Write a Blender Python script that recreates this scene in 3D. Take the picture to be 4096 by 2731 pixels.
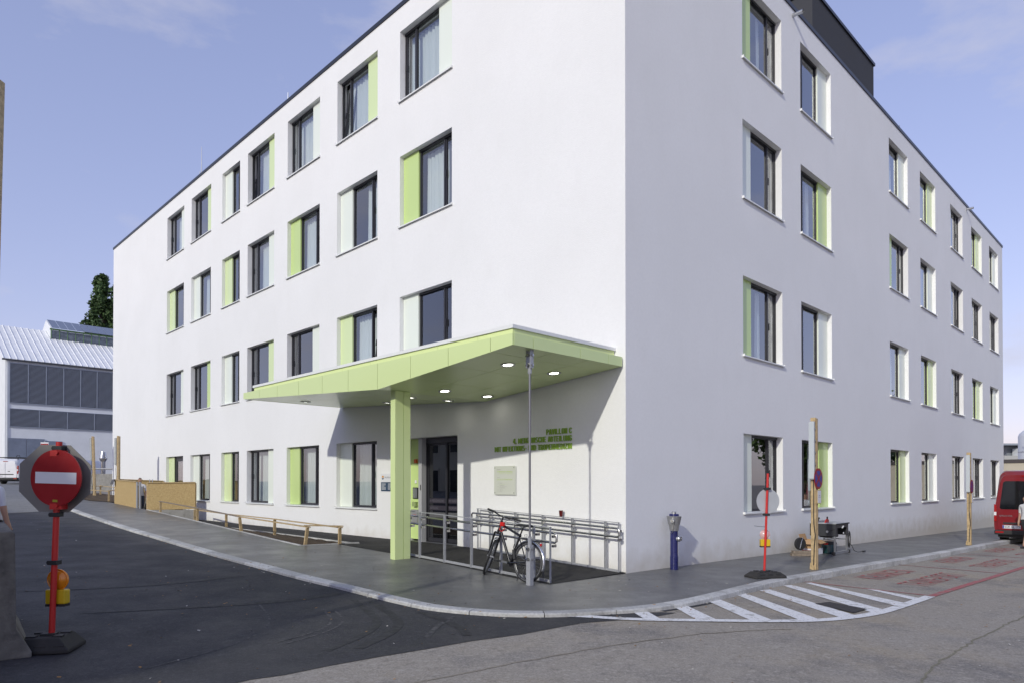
import bpy, bmesh, math, random
from math import radians, sin, cos, pi, sqrt, exp, log
from mathutils import Vector, Matrix, geometry
for o in list(bpy.data.objects): bpy.data.objects.remove(o)
S = bpy.context.scene
COL = S.collection
R = random.Random(7)
# ------------------------------------------------------------------ camera
cam = bpy.data.cameras.new("camera"); camo = bpy.data.objects.new("camera", cam); COL.objects.link(camo)
cam.sensor_width = 36.0; cam.lens = 24.0; cam.shift_y = 0.1312
cam.clip_start = 0.1; cam.clip_end = 3000
camo.location = (0, 0, 1.67); camo.rotation_euler = (radians(90.583), 0, 0)
S.camera = camo
# ------------------------------------------------------------------ sky and sun
SUN = Vector((-0.445, -0.792, 0.4175)).normalized()
w = bpy.data.worlds.new("World"); S.world = w; w.use_nodes = True
nt = w.node_tree; nt.nodes.clear()
out = nt.nodes.new("ShaderNodeOutputWorld"); bg = nt.nodes.new("ShaderNodeBackground")
sky = nt.nodes.new("ShaderNodeTexSky"); sky.sky_type = 'NISHITA'; sky.sun_disc = False
sky.sun_elevation = radians(24.7); sky.sun_rotation = radians(-150.7)
sky.air_density = 1.3; sky.dust_density = 0.7; sky.ozone_density = 2.0; sky.altitude = 200
tc = nt.nodes.new("ShaderNodeTexCoord")
tint = nt.nodes.new("ShaderNodeMix"); tint.data_type = 'RGBA'; tint.blend_type = 'MULTIPLY'; tint.inputs[0].default_value = 1
tint.inputs[7].default_value = (1.60, 1.48, 1.95, 1)
gm = nt.nodes.new('ShaderNodeGamma'); gm.inputs[1].default_value = 0.55
nt.links.new(sky.outputs[0], gm.inputs[0]); nt.links.new(gm.outputs[0], tint.inputs[6])
mp = nt.nodes.new("ShaderNodeMapping"); mp.inputs['Scale'].default_value = (1.6, 1.6, 4.2); mp.inputs['Location'].default_value = (3.1, 0.4, 0.2)
nt.links.new(tc.outputs['Generated'], mp.inputs[0])
nz = nt.nodes.new("ShaderNodeTexNoise"); nz.inputs['Scale'].default_value = 2.1; nz.inputs['Detail'].default_value = 9; nz.inputs['Roughness'].default_value = 0.58
nt.links.new(mp.outputs[0], nz.inputs['Vector'])
cr = nt.nodes.new("ShaderNodeValToRGB"); cr.color_ramp.elements[0].position = 0.52; cr.color_ramp.elements[1].position = 0.74
cr.color_ramp.elements[0].color = (0, 0, 0, 1); cr.color_ramp.elements[1].color = (0.75, 0.75, 0.75, 1)
nt.links.new(nz.outputs[0], cr.inputs[0])
cl = nt.nodes.new("ShaderNodeMix"); cl.data_type = 'RGBA'; cl.inputs[7].default_value = (3.5, 3.5, 4.1, 1)
nt.links.new(cr.outputs[0], cl.inputs[0]); nt.links.new(tint.outputs[2], cl.inputs[6])
nt.links.new(cl.outputs[2], bg.inputs[0]); bg.inputs[1].default_value = 0.15
nt.links.new(bg.outputs[0], out.inputs[0])
sl = bpy.data.lights.new("sun", 'SUN'); sl.energy = 2.0; sl.angle = radians(1.0); sl.color = (1.0, 0.98, 0.86)
so = bpy.data.objects.new("sun", sl); COL.objects.link(so); so.rotation_euler = SUN.to_track_quat('Z', 'Y').to_euler(); so.location = (-20, -30, 30)
S.view_settings.view_transform = 'Standard'; S.view_settings.look = 'None'; S.view_settings.exposure = 0.25; S.view_settings.gamma = 1.0
S.render.engine = 'CYCLES'
# ------------------------------------------------------------------ site frame
C = Vector((2.1256, 12.749)); dL = Vector((-0.70247, 0.71172)); nL = Vector((-0.71172, -0.70247))
dR = Vector((0.71408, 0.70007)); nR = Vector((0.70007, -0.71408))
def PL(t, n, z=0): p = C + dL * t + nL * n; return Vector((p.x, p.y, z))
def PR(t, n, z=0): p = C + dR * t + nR * n; return Vector((p.x, p.y, z))
def frame(org, X, Y=None):
    X = Vector((X[0], X[1], 0)).normalized(); Y = Vector((-X.y, X.x, 0))
    m = Matrix.Identity(4); m.col[0][:3] = X; m.col[1][:3] = Y; m.col[2][:3] = (0, 0, 1); m.col[3][:3] = org; return m
def FL(t, n, z): return frame(PL(t, n, z), -dL)     # x right, y into the wall, z up
def FR(t, n, z): return frame(PR(t, n, z), dR)
def interp(x, xs, ys):
    if x <= xs[0]: return ys[0]
    for i in range(1, len(xs)):
        if x <= xs[i]:
            k = (x - xs[i-1]) / (xs[i] - xs[i-1]); return ys[i-1] + k * (ys[i] - ys[i-1])
    return ys[-1]
def sstep(a): a = min(1, max(0, a)); return a * a * (3 - 2 * a)
def tn(x, y): d = Vector((x, y)) - C; return d.dot(dL), d.dot(nL)
def hp(x, y):
    t = tn(x, y)[0]; u = min((x - 2.1), 45) * 1.2
    return -0.0236 * (log(1 + exp(u)) if u < 30 else u) / 1.2 + interp(t, [0, .8, 2, 4, 8, 13, 20, 30, 50, 70], [0, .02, .075, .15, .25, .40, .62, .93, 1.5, 1.95])
def kerbh(x, y): return .05 + .07 * sstep((x - 1) / 6)
def hr(x, y): return hp(x, y) - kerbh(x, y)
def zpath(t): return interp(t, [0, 4, 5, 30], [0, .165, .18, .19])
# ------------------------------------------------------------------ materials
MATS = {}
def mat(name, col=(.5, .5, .5), rough=.6, metal=0., spec=.5, emit=None, noise=None, bump=None, coat=0., var=None, rnd=0.):
    """col linear base; noise=(scale, amount, detail); bump=(scale,strength,dist); var=(color2, scale, lo, hi)"""
    if name in MATS: return MATS[name]
    m = bpy.data.materials.new(name); m.use_nodes = True; n = m.node_tree.nodes; l = m.node_tree.links
    b = n['Principled BSDF']; b.inputs['Base Color'].default_value = (*col, 1); b.inputs['Roughness'].default_value = rough
    b.inputs['Metallic'].default_value = metal; b.inputs['Specular IOR Level'].default_value = spec; b.inputs['Coat Weight'].default_value = coat
    b.inputs['Coat Roughness'].default_value = 0.08
    tc = n.new('ShaderNodeTexCoord'); vec = tc.outputs['Object']
    cur = None
    def mixc(fac, c1, c2, blend='MIX'):
        x = n.new('ShaderNodeMix'); x.data_type = 'RGBA'; x.blend_type = blend
        if hasattr(fac, 'node'): l.new(fac, x.inputs[0])
        else: x.inputs[0].default_value = fac
        for v, i in ((c1, 6), (c2, 7)):
            if hasattr(v, 'node'): l.new(v, x.inputs[i])
            else: x.inputs[i].default_value = (*v, 1)
        return x.outputs[2]
    def nse(scale, detail=4, rough=.55, vv=None):
        t = n.new('ShaderNodeTexNoise'); t.inputs['Scale'].default_value = scale; t.inputs['Detail'].default_value = detail; t.inputs['Roughness'].default_value = rough
        l.new(vv or vec, t.inputs['Vector']); return t.outputs[0]
    def ramp(src, lo, hi):
        r = n.new('ShaderNodeMapRange'); r.inputs[1].default_value = lo; r.inputs[2].default_value = hi; l.new(src, r.inputs[0]); return r.outputs[0]
    cur = col
    if var:
        for (c2, sc, lo, hi) in (var if isinstance(var, list) else [var]): cur = mixc(ramp(nse(sc, 5), lo, hi), cur, c2)
    if noise:
        sc, am, de = noise
        f = ramp(nse(sc, de), .3, .7)
        lo = mixc(1.0, cur, (1 - am,) * 3, 'MULTIPLY'); hi = mixc(1.0, cur, (1 + am,) * 3, 'MULTIPLY'); cur = mixc(f, lo, hi)
        rr = n.new('ShaderNodeMapRange'); rr.inputs[3].default_value = max(0.02, rough - .08); rr.inputs[4].default_value = min(1, rough + .08); l.new(f, rr.inputs[0]); l.new(rr.outputs[0], b.inputs['Roughness'])
    if rnd:
        oi = n.new('ShaderNodeObjectInfo'); q = n.new('ShaderNodeMapRange'); q.inputs[3].default_value = 1-rnd; q.inputs[4].default_value = 1+rnd*.6; l.new(oi.outputs['Random'], q.inputs[0])
        cb = n.new('ShaderNodeCombineColor'); [l.new(q.outputs[0], cb.inputs[i]) for i in range(3)]; cur = mixc(1.0, cur, cb.outputs[0], 'MULTIPLY')
    if hasattr(cur, 'node'): l.new(cur, b.inputs['Base Color'])
    if bump:
        sc, st, di = bump; bp = n.new('ShaderNodeBump'); bp.inputs['Strength'].default_value = st; bp.inputs['Distance'].default_value = di
        l.new(nse(sc, 6, .6), bp.inputs['Height']); l.new(bp.outputs[0], b.inputs['Normal'])
    if emit:
        b.inputs['Emission Color'].default_value = (*emit[0], 1); b.inputs['Emission Strength'].default_value = emit[1]
    m['api'] = 1; del m['api']
    MATS[name] = m; return m
def glassmat(name, tintc=(.75, .8, .8), base=.10, edge=.75, rough=0.0):
    if name in MATS: return MATS[name]
    m = bpy.data.materials.new(name); m.use_nodes = True; n = m.node_tree.nodes; l = m.node_tree.links; n.clear()
    o = n.new('ShaderNodeOutputMaterial'); tr = n.new('ShaderNodeBsdfTransparent'); tr.inputs[0].default_value = (*tintc, 1)
    g = n.new('ShaderNodeBsdfGlossy'); g.inputs['Roughness'].default_value = rough; g.inputs[0].default_value = (.95, .97, 1, 1)
    lw = n.new('ShaderNodeLayerWeight'); lw.inputs[0].default_value = .5
    pw = n.new('ShaderNodeMath'); pw.operation = 'POWER'; pw.inputs[1].default_value = 2.5; l.new(lw.outputs['Facing'], pw.inputs[0])
    mr = n.new('ShaderNodeMapRange'); mr.inputs[3].default_value = base; mr.inputs[4].default_value = edge; l.new(pw.outputs[0], mr.inputs[0])
    mx = n.new('ShaderNodeMixShader'); l.new(mr.outputs[0], mx.inputs[0]); l.new(tr.outputs[0], mx.inputs[1]); l.new(g.outputs[0], mx.inputs[2]); l.new(mx.outputs[0], o.inputs[0])
    MATS[name] = m; return m
def curtainmat():
    if 'curtain_or_wall_strip' in MATS: return MATS['curtain_or_wall_strip']
    m = bpy.data.materials.new('curtain_or_wall_strip'); m.use_nodes = True; n = m.node_tree.nodes; l = m.node_tree.links; n.clear()
    o = n.new('ShaderNodeOutputMaterial'); d = n.new('ShaderNodeBsdfDiffuse'); d.inputs[0].default_value = (.80, .86, .85, 1)
    t = n.new('ShaderNodeBsdfTranslucent'); t.inputs[0].default_value = (.6, .65, .65, 1)
    mx = n.new('ShaderNodeMixShader'); mx.inputs[0].default_value = .3; l.new(d.outputs[0], mx.inputs[1]); l.new(t.outputs[0], mx.inputs[2]); l.new(mx.outputs[0], o.inputs[0])
    MATS['curtain_or_wall_strip'] = m; return m
M = dict(
 plaster=None,

 coping=mat('coping', (.045, .05, .06), .35, .6),
 frame=mat('window_frame', (.028, .028, .034), .35),
 glass=glassmat('window_glass', (.94, .97, .97), .13, .95),
 glassdark=glassmat('door_glass', (.42, .42, .42), .10, .8),
 white=mat('sill_white', (.80, .81, .80), .35),
 green=mat('panel_green', (.56, .71, .27), .25, coat=.3), lime=mat('panel_lime', (.68, .80, .43), .25, coat=.3), pale=mat('panel_pale', (.80, .85, .76), .3, coat=.2),
 canopy=mat('canopy_green', (.67, .79, .37), .32, coat=.25),
 steel=mat('galvanised', (.40, .41, .43), .45, .25, noise=(40, .12, 3)), inox=mat('stainless', (.55, .54, .52), .22, 1.0),
 black=mat('black_rubber', (.02, .02, .021), .6), blackg=mat('black_gloss', (.012, .012, .014), .22, coat=.4),
 osb=mat('osb', (.42, .29, .12), .75, var=[((.55, .41, .20), 22, .35, .7), ((.24, .14, .05), 30, .62, .72)], noise=(90, .15, 3)),
 timber=mat('timber', (.47, .35, .19), .75, noise=(14, .22, 4), var=((.33, .23, .11), 6, .5, .8)), oldwood=mat('old_timber', (.21, .17, .13), .8, noise=(18, .25, 4)),
 kerb=mat('kerb_stone', (.50, .50, .485), .75, noise=(25, .2, 5), var=((.27, .265, .25), 2.2, .52, .75), bump=(60, .3, .01), rnd=.22),
 concrete=mat('concrete', (.30, .29, .27), .85, noise=(4, .22, 6), var=((.17, .16, .14), 3, .55, .75), bump=(30, .35, .02)),
 redp=mat('red_paint', (.55, .025, .022), .4), redsign=mat('red_sign', (.30, .008, .012), .38, noise=(6, .08, 4)), whitesign=mat('white_sign', (.75, .76, .78), .35), bluesign=mat('blue_sign', (.03, .04, .28), .35),
 alu=mat('aluminium', (.50, .51, .52), .35, .9), grey=mat('grey_sheet', (.33, .33, .34), .5, .3, noise=(3, .08, 3)),
 amber=mat('amber_lens', (.75, .25, .01), .15, coat=.5), yellow=mat('yellow_plastic', (.62, .42, .012), .35), blue=mat('hydrant_blue', (.014, .017, .10), .3, coat=.3, noise=(12, .2, 4)),
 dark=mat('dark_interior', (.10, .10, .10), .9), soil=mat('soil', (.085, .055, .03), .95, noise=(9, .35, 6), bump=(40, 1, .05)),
 markw=mat('marking_white', (.74, .74, .73), .7, noise=(30, .10, 6), var=[((.42, .41, .38), 7, .55, .68), ((.30, .285, .26), 26, .60, .68)]), markr=mat('marking_red', (.37, .095, .095), .75, noise=(30, .2, 6), var=[((.27, .17, .15), 6, .48, .66), ((.25, .22, .19), 22, .58, .68)]),
 card=mat('cardboard', (.46, .29, .15), .8), paper=mat('paper', (.7, .7, .72), .7), lens=mat('clear_lens', (.75, .6, .6), .15, coat=.4),
 skin=mat('skin', (.45, .26, .18), .5), hair=mat('hair', (.018, .014, .012), .6),
)
def plaster():
    m = bpy.data.materials.new('plaster'); m.use_nodes = True; n = m.node_tree.nodes; l = m.node_tree.links; b = n['Principled BSDF']; b.inputs['Roughness'].default_value = .88
    tc = n.new('ShaderNodeTexCoord'); v = tc.outputs['Object']
    def nse(s, d=4, sc=None):
        t = n.new('ShaderNodeTexNoise'); t.inputs['Scale'].default_value = s; t.inputs['Detail'].default_value = d
        if sc: mp = n.new('ShaderNodeMapping'); mp.inputs['Scale'].default_value = sc; l.new(v, mp.inputs[0]); l.new(mp.outputs[0], t.inputs['Vector'])
        else: l.new(v, t.inputs['Vector'])
        return t.outputs[0]
    def mr(x, a, c, lo, hi):
        q = n.new('ShaderNodeMapRange'); q.inputs[1].default_value = a; q.inputs[2].default_value = c; q.inputs[3].default_value = lo; q.inputs[4].default_value = hi; l.new(x, q.inputs[0]); return q.outputs[0]
    def mix(f, a, c):
        x = n.new('ShaderNodeMix'); x.data_type = 'RGBA'; l.new(f, x.inputs[0])
        for u, i in ((a, 6), (c, 7)):
            if hasattr(u, 'node'): l.new(u, x.inputs[i])
            else: x.inputs[i].default_value = (*u, 1)
        return x.outputs[2]
    cur = mix(mr(nse(.35, 4), .38, .62, 0, 1), (.865, .866, .864), (.835, .836, .832))
    cur = mix(mr(nse(2.2, 6, (1, 1, .6)), .50, .72, 0, .30), cur, (.80, .798, .79))            # trowel mottling
    cur = mix(mr(nse(14, 3), .35, .7, 0, .25), cur, (.77, .77, .77))
    sp = n.new('ShaderNodeSeparateXYZ'); l.new(v, sp.inputs[0]); ad = n.new('ShaderNodeMath'); ad.operation = 'MULTIPLY_ADD'; ad.inputs[1].default_value = -.7; l.new(nse(3, 6), ad.inputs[0]); l.new(sp.outputs[2], ad.inputs[2])
    cur = mix(mr(ad.outputs[0], .12, -.5, 0, .75), cur, (.56, .52, .44))                       # splashed dirt along the foot
    l.new(cur, b.inputs['Base Color']); bp = n.new('ShaderNodeBump'); bp.inputs['Strength'].default_value = .7; bp.inputs['Distance'].default_value = .012; l.new(nse(70, 4), bp.inputs['Height']); l.new(bp.outputs[0], b.inputs['Normal'])
    return m
M['plaster'] = plaster()
def asphalt(name, base, speck, sc, rough, spec, patches, bstr=.5):
    m = bpy.data.materials.new(name); m.use_nodes = True; n = m.node_tree.nodes; l = m.node_tree.links; b = n['Principled BSDF']
    tc = n.new('ShaderNodeTexCoord'); v = tc.outputs['Object']
    def nse(s, d=5, r=.6):
        t = n.new('ShaderNodeTexNoise'); t.inputs['Scale'].default_value = s; t.inputs['Detail'].default_value = d; t.inputs['Roughness'].default_value = r; l.new(v, t.inputs['Vector']); return t.outputs[0]
    def mr(x, a, c, lo=0., hi=1.):
        q = n.new('ShaderNodeMapRange'); q.inputs[1].default_value = a; q.inputs[2].default_value = c; q.inputs[3].default_value = lo; q.inputs[4].default_value = hi; l.new(x, q.inputs[0]); return q.outputs[0]
    def mix(f, a, c):
        x = n.new('ShaderNodeMix'); x.data_type = 'RGBA'
        if hasattr(f, 'node'): l.new(f, x.inputs[0])
        else: x.inputs[0].default_value = f
        for u, i in ((a, 6), (c, 7)):
            if hasattr(u, 'node'): l.new(u, x.inputs[i])
            else: x.inputs[i].default_value = (*u, 1)
        return x.outputs[2]
    cur = base
    for (c2, s, a, c, amt) in patches: cur = mix(mr(nse(s, 6, .62), a, c, 0, amt), cur, c2)
    vo = n.new('ShaderNodeTexVoronoi'); vo.inputs['Scale'].default_value = sc; l.new(v, vo.inputs['Vector'])
    cur = mix(mr(vo.outputs['Color'], .3, 1, 0, .55), cur, speck)
    cur = mix(mr(nse(sc * .6, 3), .45, .75, 0, .5), cur, tuple(x * .45 for x in base))
    cur = mix(mr(nse(sc * .2, 2), .55, .70, 0, .45), cur, speck)
    cur = mix(mr(nse(sc * .13, 3), .58, .70, 0, .45), cur, tuple(x * .5 for x in base))
    l.new(cur, b.inputs['Base Color'])
    l.new(mr(nse(1.3, 5), .3, .7, rough - .10, rough + .10), b.inputs['Roughness']); b.inputs['Specular IOR Level'].default_value = spec
    bp = n.new('ShaderNodeBump'); bp.inputs['Strength'].default_value = bstr; bp.inputs['Distance'].default_value = .008; l.new(nse(sc * .8, 3), bp.inputs['Height']); l.new(bp.outputs[0], b.inputs['Normal'])
    MATS[name] = m; return m
M['road'] = asphalt('old_asphalt', (.295, .265, .22), (.45, .415, .36), 75, .82, .35, [((.33, .275, .19), .33, .50, .66, .85), ((.125, .12, .118), .7, .50, .66, .85), ((.30, .275, .24), 3.2, .48, .66, .5), ((.10, .098, .096), 14, .60, .70, .6)])
M['newroad'] = asphalt('fresh_asphalt', (.030, .030, .034), (.075, .075, .080), 85, .72, .4, [((.055, .052, .051), .9, .48, .68, .8), ((.019, .019, .022), .35, .45, .65, .8), ((.075, .07, .066), 9, .62, .74, .6)])
M['pave'] = asphalt('mastic_asphalt', (.125, .125, .122), (.19, .19, .185), 95, .40, .5, [((.085, .085, .086), .8, .45, .66, .9), ((.21, .19, .155), 1.3, .56, .72, .7), ((.16, .16, .155), 6, .5, .7, .5)], .3)
M['landing'] = asphalt('landing_asphalt', (.034, .033, .033), (.075, .073, .07), 90, .85, .2, [((.055, .052, .048), 1.2, .5, .75, .6)])
M['farpave'] = asphalt('light_asphalt', (.20, .20, .20), (.28, .28, .27), 40, .75, .4, [((.15, .15, .15), .4, .45, .7, .7)])
# ------------------------------------------------------------------ mesh helpers
class MB:
    def __init__(s): s.v = []; s.f = []; s.mi = []; s.cur = 0
    def add(s, vs, fs, m=None):
        o = len(s.v); s.v += [tuple(x) for x in vs]
        for f in fs: s.f.append(tuple(i + o for i in f)); s.mi.append(s.cur)
        return s
    def box(s, x0, x1, y0, y1, z0, z1, mx=None):
        vs = [Vector(p) for p in ((x0, y0, z0), (x1, y0, z0), (x1, y1, z0), (x0, y1, z0), (x0, y0, z1), (x1, y0, z1), (x1, y1, z1), (x0, y1, z1))]
        if mx: vs = [mx @ p for p in vs]
        return s.add(vs, [(0, 3, 2, 1), (4, 5, 6, 7), (0, 1, 5, 4), (1, 2, 6, 5), (2, 3, 7, 6), (3, 0, 4, 7)])
    def bar(s, a, b, w, h, up=(0, 0, 1)):
        a = Vector(a); b = Vector(b); d = (b - a).normalized(); u = Vector(up)
        sd = d.cross(u); sd = sd.normalized() if sd.length > 1e-6 else Vector((1, 0, 0)); u = sd.cross(d).normalized()
        vs = [p + sd * (sx * w / 2) + u * (sz * h / 2) for p in (a, b) for sx, sz in ((-1, -1), (1, -1), (1, 1), (-1, 1))]
        return s.add(vs, [(3, 2, 1, 0), (4, 5, 6, 7), (0, 1, 5, 4), (1, 2, 6, 5), (2, 3, 7, 6), (3, 0, 4, 7)])
    def tube(s, pts, r, n=10, closed=False, cap=True):
        pts = [Vector(p) for p in pts]; k = len(pts); rs = r if isinstance(r, (list, tuple)) else [r] * k
        o = len(s.v); prev = None
        for i, p in enumerate(pts):
            a = pts[i-1] if (i or closed) else p; c = pts[(i+1) % k] if (i < k-1 or closed) else p
            d = (c - a); d = d.normalized() if d.length > 1e-9 else Vector((0, 0, 1))
            if prev is None: x = d.cross(Vector((0, 0, 1)) if abs(d.z) < .95 else Vector((1, 0, 0))).normalized()
            else: x = (prev - d * prev.dot(d)); x = x.normalized() if x.length > 1e-6 else d.orthogonal().normalized()
            prev = x; y = d.cross(x)
            s.v += [tuple(p + (x * cos(2*pi*j/n) + y * sin(2*pi*j/n)) * rs[i]) for j in range(n)]
        segs = k if closed else k - 1
        for i in range(segs):
            for j in range(n):
                a = o + i*n + j; b = o + i*n + (j+1) % n; c = o + ((i+1) % k)*n + (j+1) % n; e = o + ((i+1) % k)*n + j
                s.f.append((a, b, c, e)); s.mi.append(s.cur)
        if cap and not closed:
            s.f.append(tuple(o + j for j in reversed(range(n)))); s.mi.append(s.cur)
            s.f.append(tuple(o + (k-1)*n + j for j in range(n))); s.mi.append(s.cur)
        return s
    def lathe(s, prof, n=24, mx=None, cap=True):
        o = len(s.v)
        for r, z in prof:
            for j in range(n):
                p = Vector((r*cos(2*pi*j/n), r*sin(2*pi*j/n), z)); s.v.append(tuple(mx @ p if mx else p))
        for i in range(len(prof)-1):
            for j in range(n):
                s.f.append((o+i*n+j, o+i*n+(j+1) % n, o+(i+1)*n+(j+1) % n, o+(i+1)*n+j)); s.mi.append(s.cur)
        if cap:
            s.f.append(tuple(o+j for j in reversed(range(n)))); s.mi.append(s.cur)
            s.f.append(tuple(o+(len(prof)-1)*n+j for j in range(n))); s.mi.append(s.cur)
        return s
    def prism(s, poly, y0, y1, mx=None):
        """poly in x,z extruded along y"""
        k = len(poly); vs = [Vector((x, y0, z)) for x, z in poly] + [Vector((x, y1, z)) for x, z in poly]
        if mx: vs = [mx @ p for p in vs]
        return s.add(vs, [tuple(range(k)), tuple(reversed(range(k, 2*k)))] + [(i, i+k, (i+1) % k + k, (i+1) % k) for i in range(k)])
    def mesh(s, name, mats, smooth=False):
        me = bpy.data.meshes.new(name); me.from_pydata(s.v, [], s.f)
        for m in (mats if isinstance(mats, (list, tuple)) else [mats]): me.materials.append(m)
        if max(s.mi, default=0): me.polygons.foreach_set('material_index', s.mi)
        bm = bmesh.new(); bm.from_mesh(me); bmesh.ops.recalc_face_normals(bm, faces=bm.faces); bm.to_mesh(me); bm.free()
        if smooth:
            for p in me.polygons: p.use_smooth = True
            me.set_sharp_from_angle(angle=radians(40)) if hasattr(me, 'set_sharp_from_angle') else None
        return me
    def build(s, name, mats, parent=None, mx=None, smooth=False, bev=0):
        return link(name, s.mesh(name, mats, smooth), parent, mx, bev)
def link(name, me, parent=None, mx=None, bev=0):
    o = bpy.data.objects.new(name, me); COL.objects.link(o)
    if mx is not None: o.matrix_basis = mx
    if parent: o.parent = parent
    if bev:
        b = o.modifiers.new('bevel', 'BEVEL'); b.width = bev; b.segments = 2; b.limit_method = 'ANGLE'
    return o
def tag(o, label, cat, group=None):
    o['label'] = label; o['category'] = cat
    if group: o['group'] = group
    return o
def struct(o): o['kind'] = 'structure'; return o
def thing(name, label, cat, mx=None, group=None):
    o = bpy.data.objects.new(name, None); COL.objects.link(o); o.empty_display_size = .2
    if mx is not None: o.matrix_basis = mx
    return tag(o, label, cat, group)
def T(x, y, z): return Matrix.Translation((x, y, z))
def Rz(a): return Matrix.Rotation(a, 4, 'Z')
def Rx(a): return Matrix.Rotation(a, 4, 'X')
def Ry(a): return Matrix.Rotation(a, 4, 'Y')
def textmesh(txt, wid=None, hei=None, ext=0., bold=0., align='LEFT'):
    cu = bpy.data.curves.new('t', 'FONT'); cu.body = txt; cu.size = 1; cu.extrude = ext; cu.offset = bold; cu.align_x = align; cu.resolution_u = 3
    ob = bpy.data.objects.new('t', cu); COL.objects.link(ob); bpy.context.view_layer.update()
    me = bpy.data.meshes.new_from_object(ob.evaluated_get(bpy.context.evaluated_depsgraph_get()))
    bpy.data.objects.remove(ob); bpy.data.curves.remove(cu)
    xs = [v.co.x for v in me.vertices]; ys = [v.co.y for v in me.vertices]
    sx = (wid / (max(xs) - min(xs))) if wid else 1; sy = (hei / 0.70) if hei else 1
    if hei and not wid: sx = sy
    x0 = min(xs)
    for v in me.vertices: v.co = ((v.co.x - x0) * sx, v.co.z, v.co.y * sy)     # lies in the x-z plane, facing -y
    return me
def text(name, txt, mx, parent, m, wid=None, hei=.1, ext=0., bold=0.):
    me = textmesh(txt, wid, hei, ext, bold); me.materials.clear(); me.materials.append(m); me.name = name
    return link(name, me, parent, mx)
def inpoly(x, y, P):
    c = False; j = len(P) - 1
    for i in range(len(P)):
        if (P[i][1] > y) != (P[j][1] > y) and x < (P[j][0]-P[i][0]) * (y-P[i][1]) / (P[j][1]-P[i][1]) + P[i][0]: c = not c
        j = i
    return c
def densify(P, st, closed=True):
    out = []
    for i in range(len(P) if closed else len(P)-1):
        a = Vector(P[i][:2]); b = Vector(P[(i+1) % len(P)][:2]); k = max(1, int((b-a).length / st))
        out += [tuple(a.lerp(b, j/k)) for j in range(k)]
    if not closed: out.append(tuple(P[-1][:2]))
    return out
def sheet(name, poly, zf, m, step=.8, parent=None, dz=0.):
    P = densify(poly, step); vs = [Vector(p) for p in P]; n = len(vs)
    xs = [p[0] for p in P]; ys = [p[1] for p in P]
    x = min(xs) + step/2
    while x < max(xs):
        y = min(ys) + step/2
        while y < max(ys):
            if inpoly(x, y, P): vs.append(Vector((x, y)))
            y += step
        x += step
    r = geometry.delaunay_2d_cdt(vs, [(i, (i+1) % n) for i in range(n)], [list(range(n))], 1, 1e-5)
    fs = []
    for f in r[2]:
        c = sum((r[0][i] for i in f), Vector((0, 0))) / len(f)
        if inpoly(c.x, c.y, P): fs.append(tuple(f))
    me = bpy.data.meshes.new(name); me.from_pydata([(p.x, p.y, zf(p.x, p.y) + dz) for p in r[0]], [], fs); me.materials.append(m)
    bm = bmesh.new(); bm.from_mesh(me)
    for f in bm.faces:
        if f.normal.z < 0: f.normal_flip()
    bm.to_mesh(me); bm.free()
    for p in me.polygons: p.use_smooth = True
    return link(name, me, parent)
def ribbon(P, wd):
    """closed polygon around an open polyline"""
    L_ = []; R_ = []
    for i, p in enumerate(P):
        a = Vector(P[max(0, i-1)]); b = Vector(P[min(len(P)-1, i+1)]); d = (b - a).normalized(); n_ = Vector((-d.y, d.x)); p = Vector(p)
        L_.append(tuple(p + n_ * wd/2)); R_.append(tuple(p - n_ * wd/2))
    return L_ + R_[::-1]
def smooth(P, it=2):
    for _ in range(it):
        Q = [P[0]]
        for a, b in zip(P, P[1:]): a = Vector(a); b = Vector(b); Q += [tuple(a*.75+b*.25), tuple(a*.25+b*.75)]
        P = Q + [P[-1]]
    return P
# ================================================================== GROUND
# road sheet reaching the horizon
def axis(lo, hi, c0, c1, st):
    a = [c0 + st*i for i in range(int((c1-c0)/st)+1)]; x = c0; s = st
    left = []
    while x > lo: s *= 1.5; x -= s; left.append(x)
    x = a[-1]; s = st; right = []
    while x < hi: s *= 1.5; x += s; right.append(x)
    return left[::-1] + a + right
X = axis(-900, 900, -32, 34, 1.0); Y = axis(-900, 1600, -14, 48, 1.0)
me = bpy.data.meshes.new('road'); nx = len(X)
def hbase(x, y):
    t, n_ = tn(x, y); return hr(x, y) - .7 * sstep((4.2 - n_) / 1.2) * sstep((t - 2.0) / 2.5) * sstep((27.5 - t) / 1.5)
me.from_pydata([(x, y, hbase(x, y)) for y in Y for x in X], [], [(j*nx+i, j*nx+i+1, (j+1)*nx+i+1, (j+1)*nx+i) for j in range(len(Y)-1) for i in range(nx-1)])
me.materials.append(M['road'])
for p in me.polygons: p.use_smooth = True
struct(link('road', me))
OUT = [(-27, 37.5), (-19.6, 29.2), (-16.02, 24.88), (-12.85, 21.31), (-10.7, 18.92), (-8.53, 16.61), (-6.85, 14.79), (-5.68, 13.53), (-4.58, 12.4), (-3.69, 11.49), (-2.57, 10.52), (-1.94, 9.96), (-1.44, 9.5), (-1.1, 9.2), (-.65, 8.96), (-.2, 8.8), (.13, 8.76), (.56, 8.76), (1.01, 8.88), (1.85, 9.18), (2.55, 9.72), (3.26, 10.48), (3.91, 11.23), (4.65, 12.06), (5.41, 12.79), (6.23, 13.55), (7.17, 14.45), (8.52, 15.7), (10.6, 17.55), (16.63, 23.3), (30, 36.1), (45, 50.5)]
OUT = smooth(OUT, 1)
def offset(P, d):
    q = []
    for i, p in enumerate(P):
        a = Vector(P[max(0, i-1)]); b = Vector(P[min(len(P)-1, i+1)]); t = (b-a).normalized(); q.append((p[0] - t.y*d, p[1] + t.x*d))
    return q
INN = offset(OUT, .20)
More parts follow.
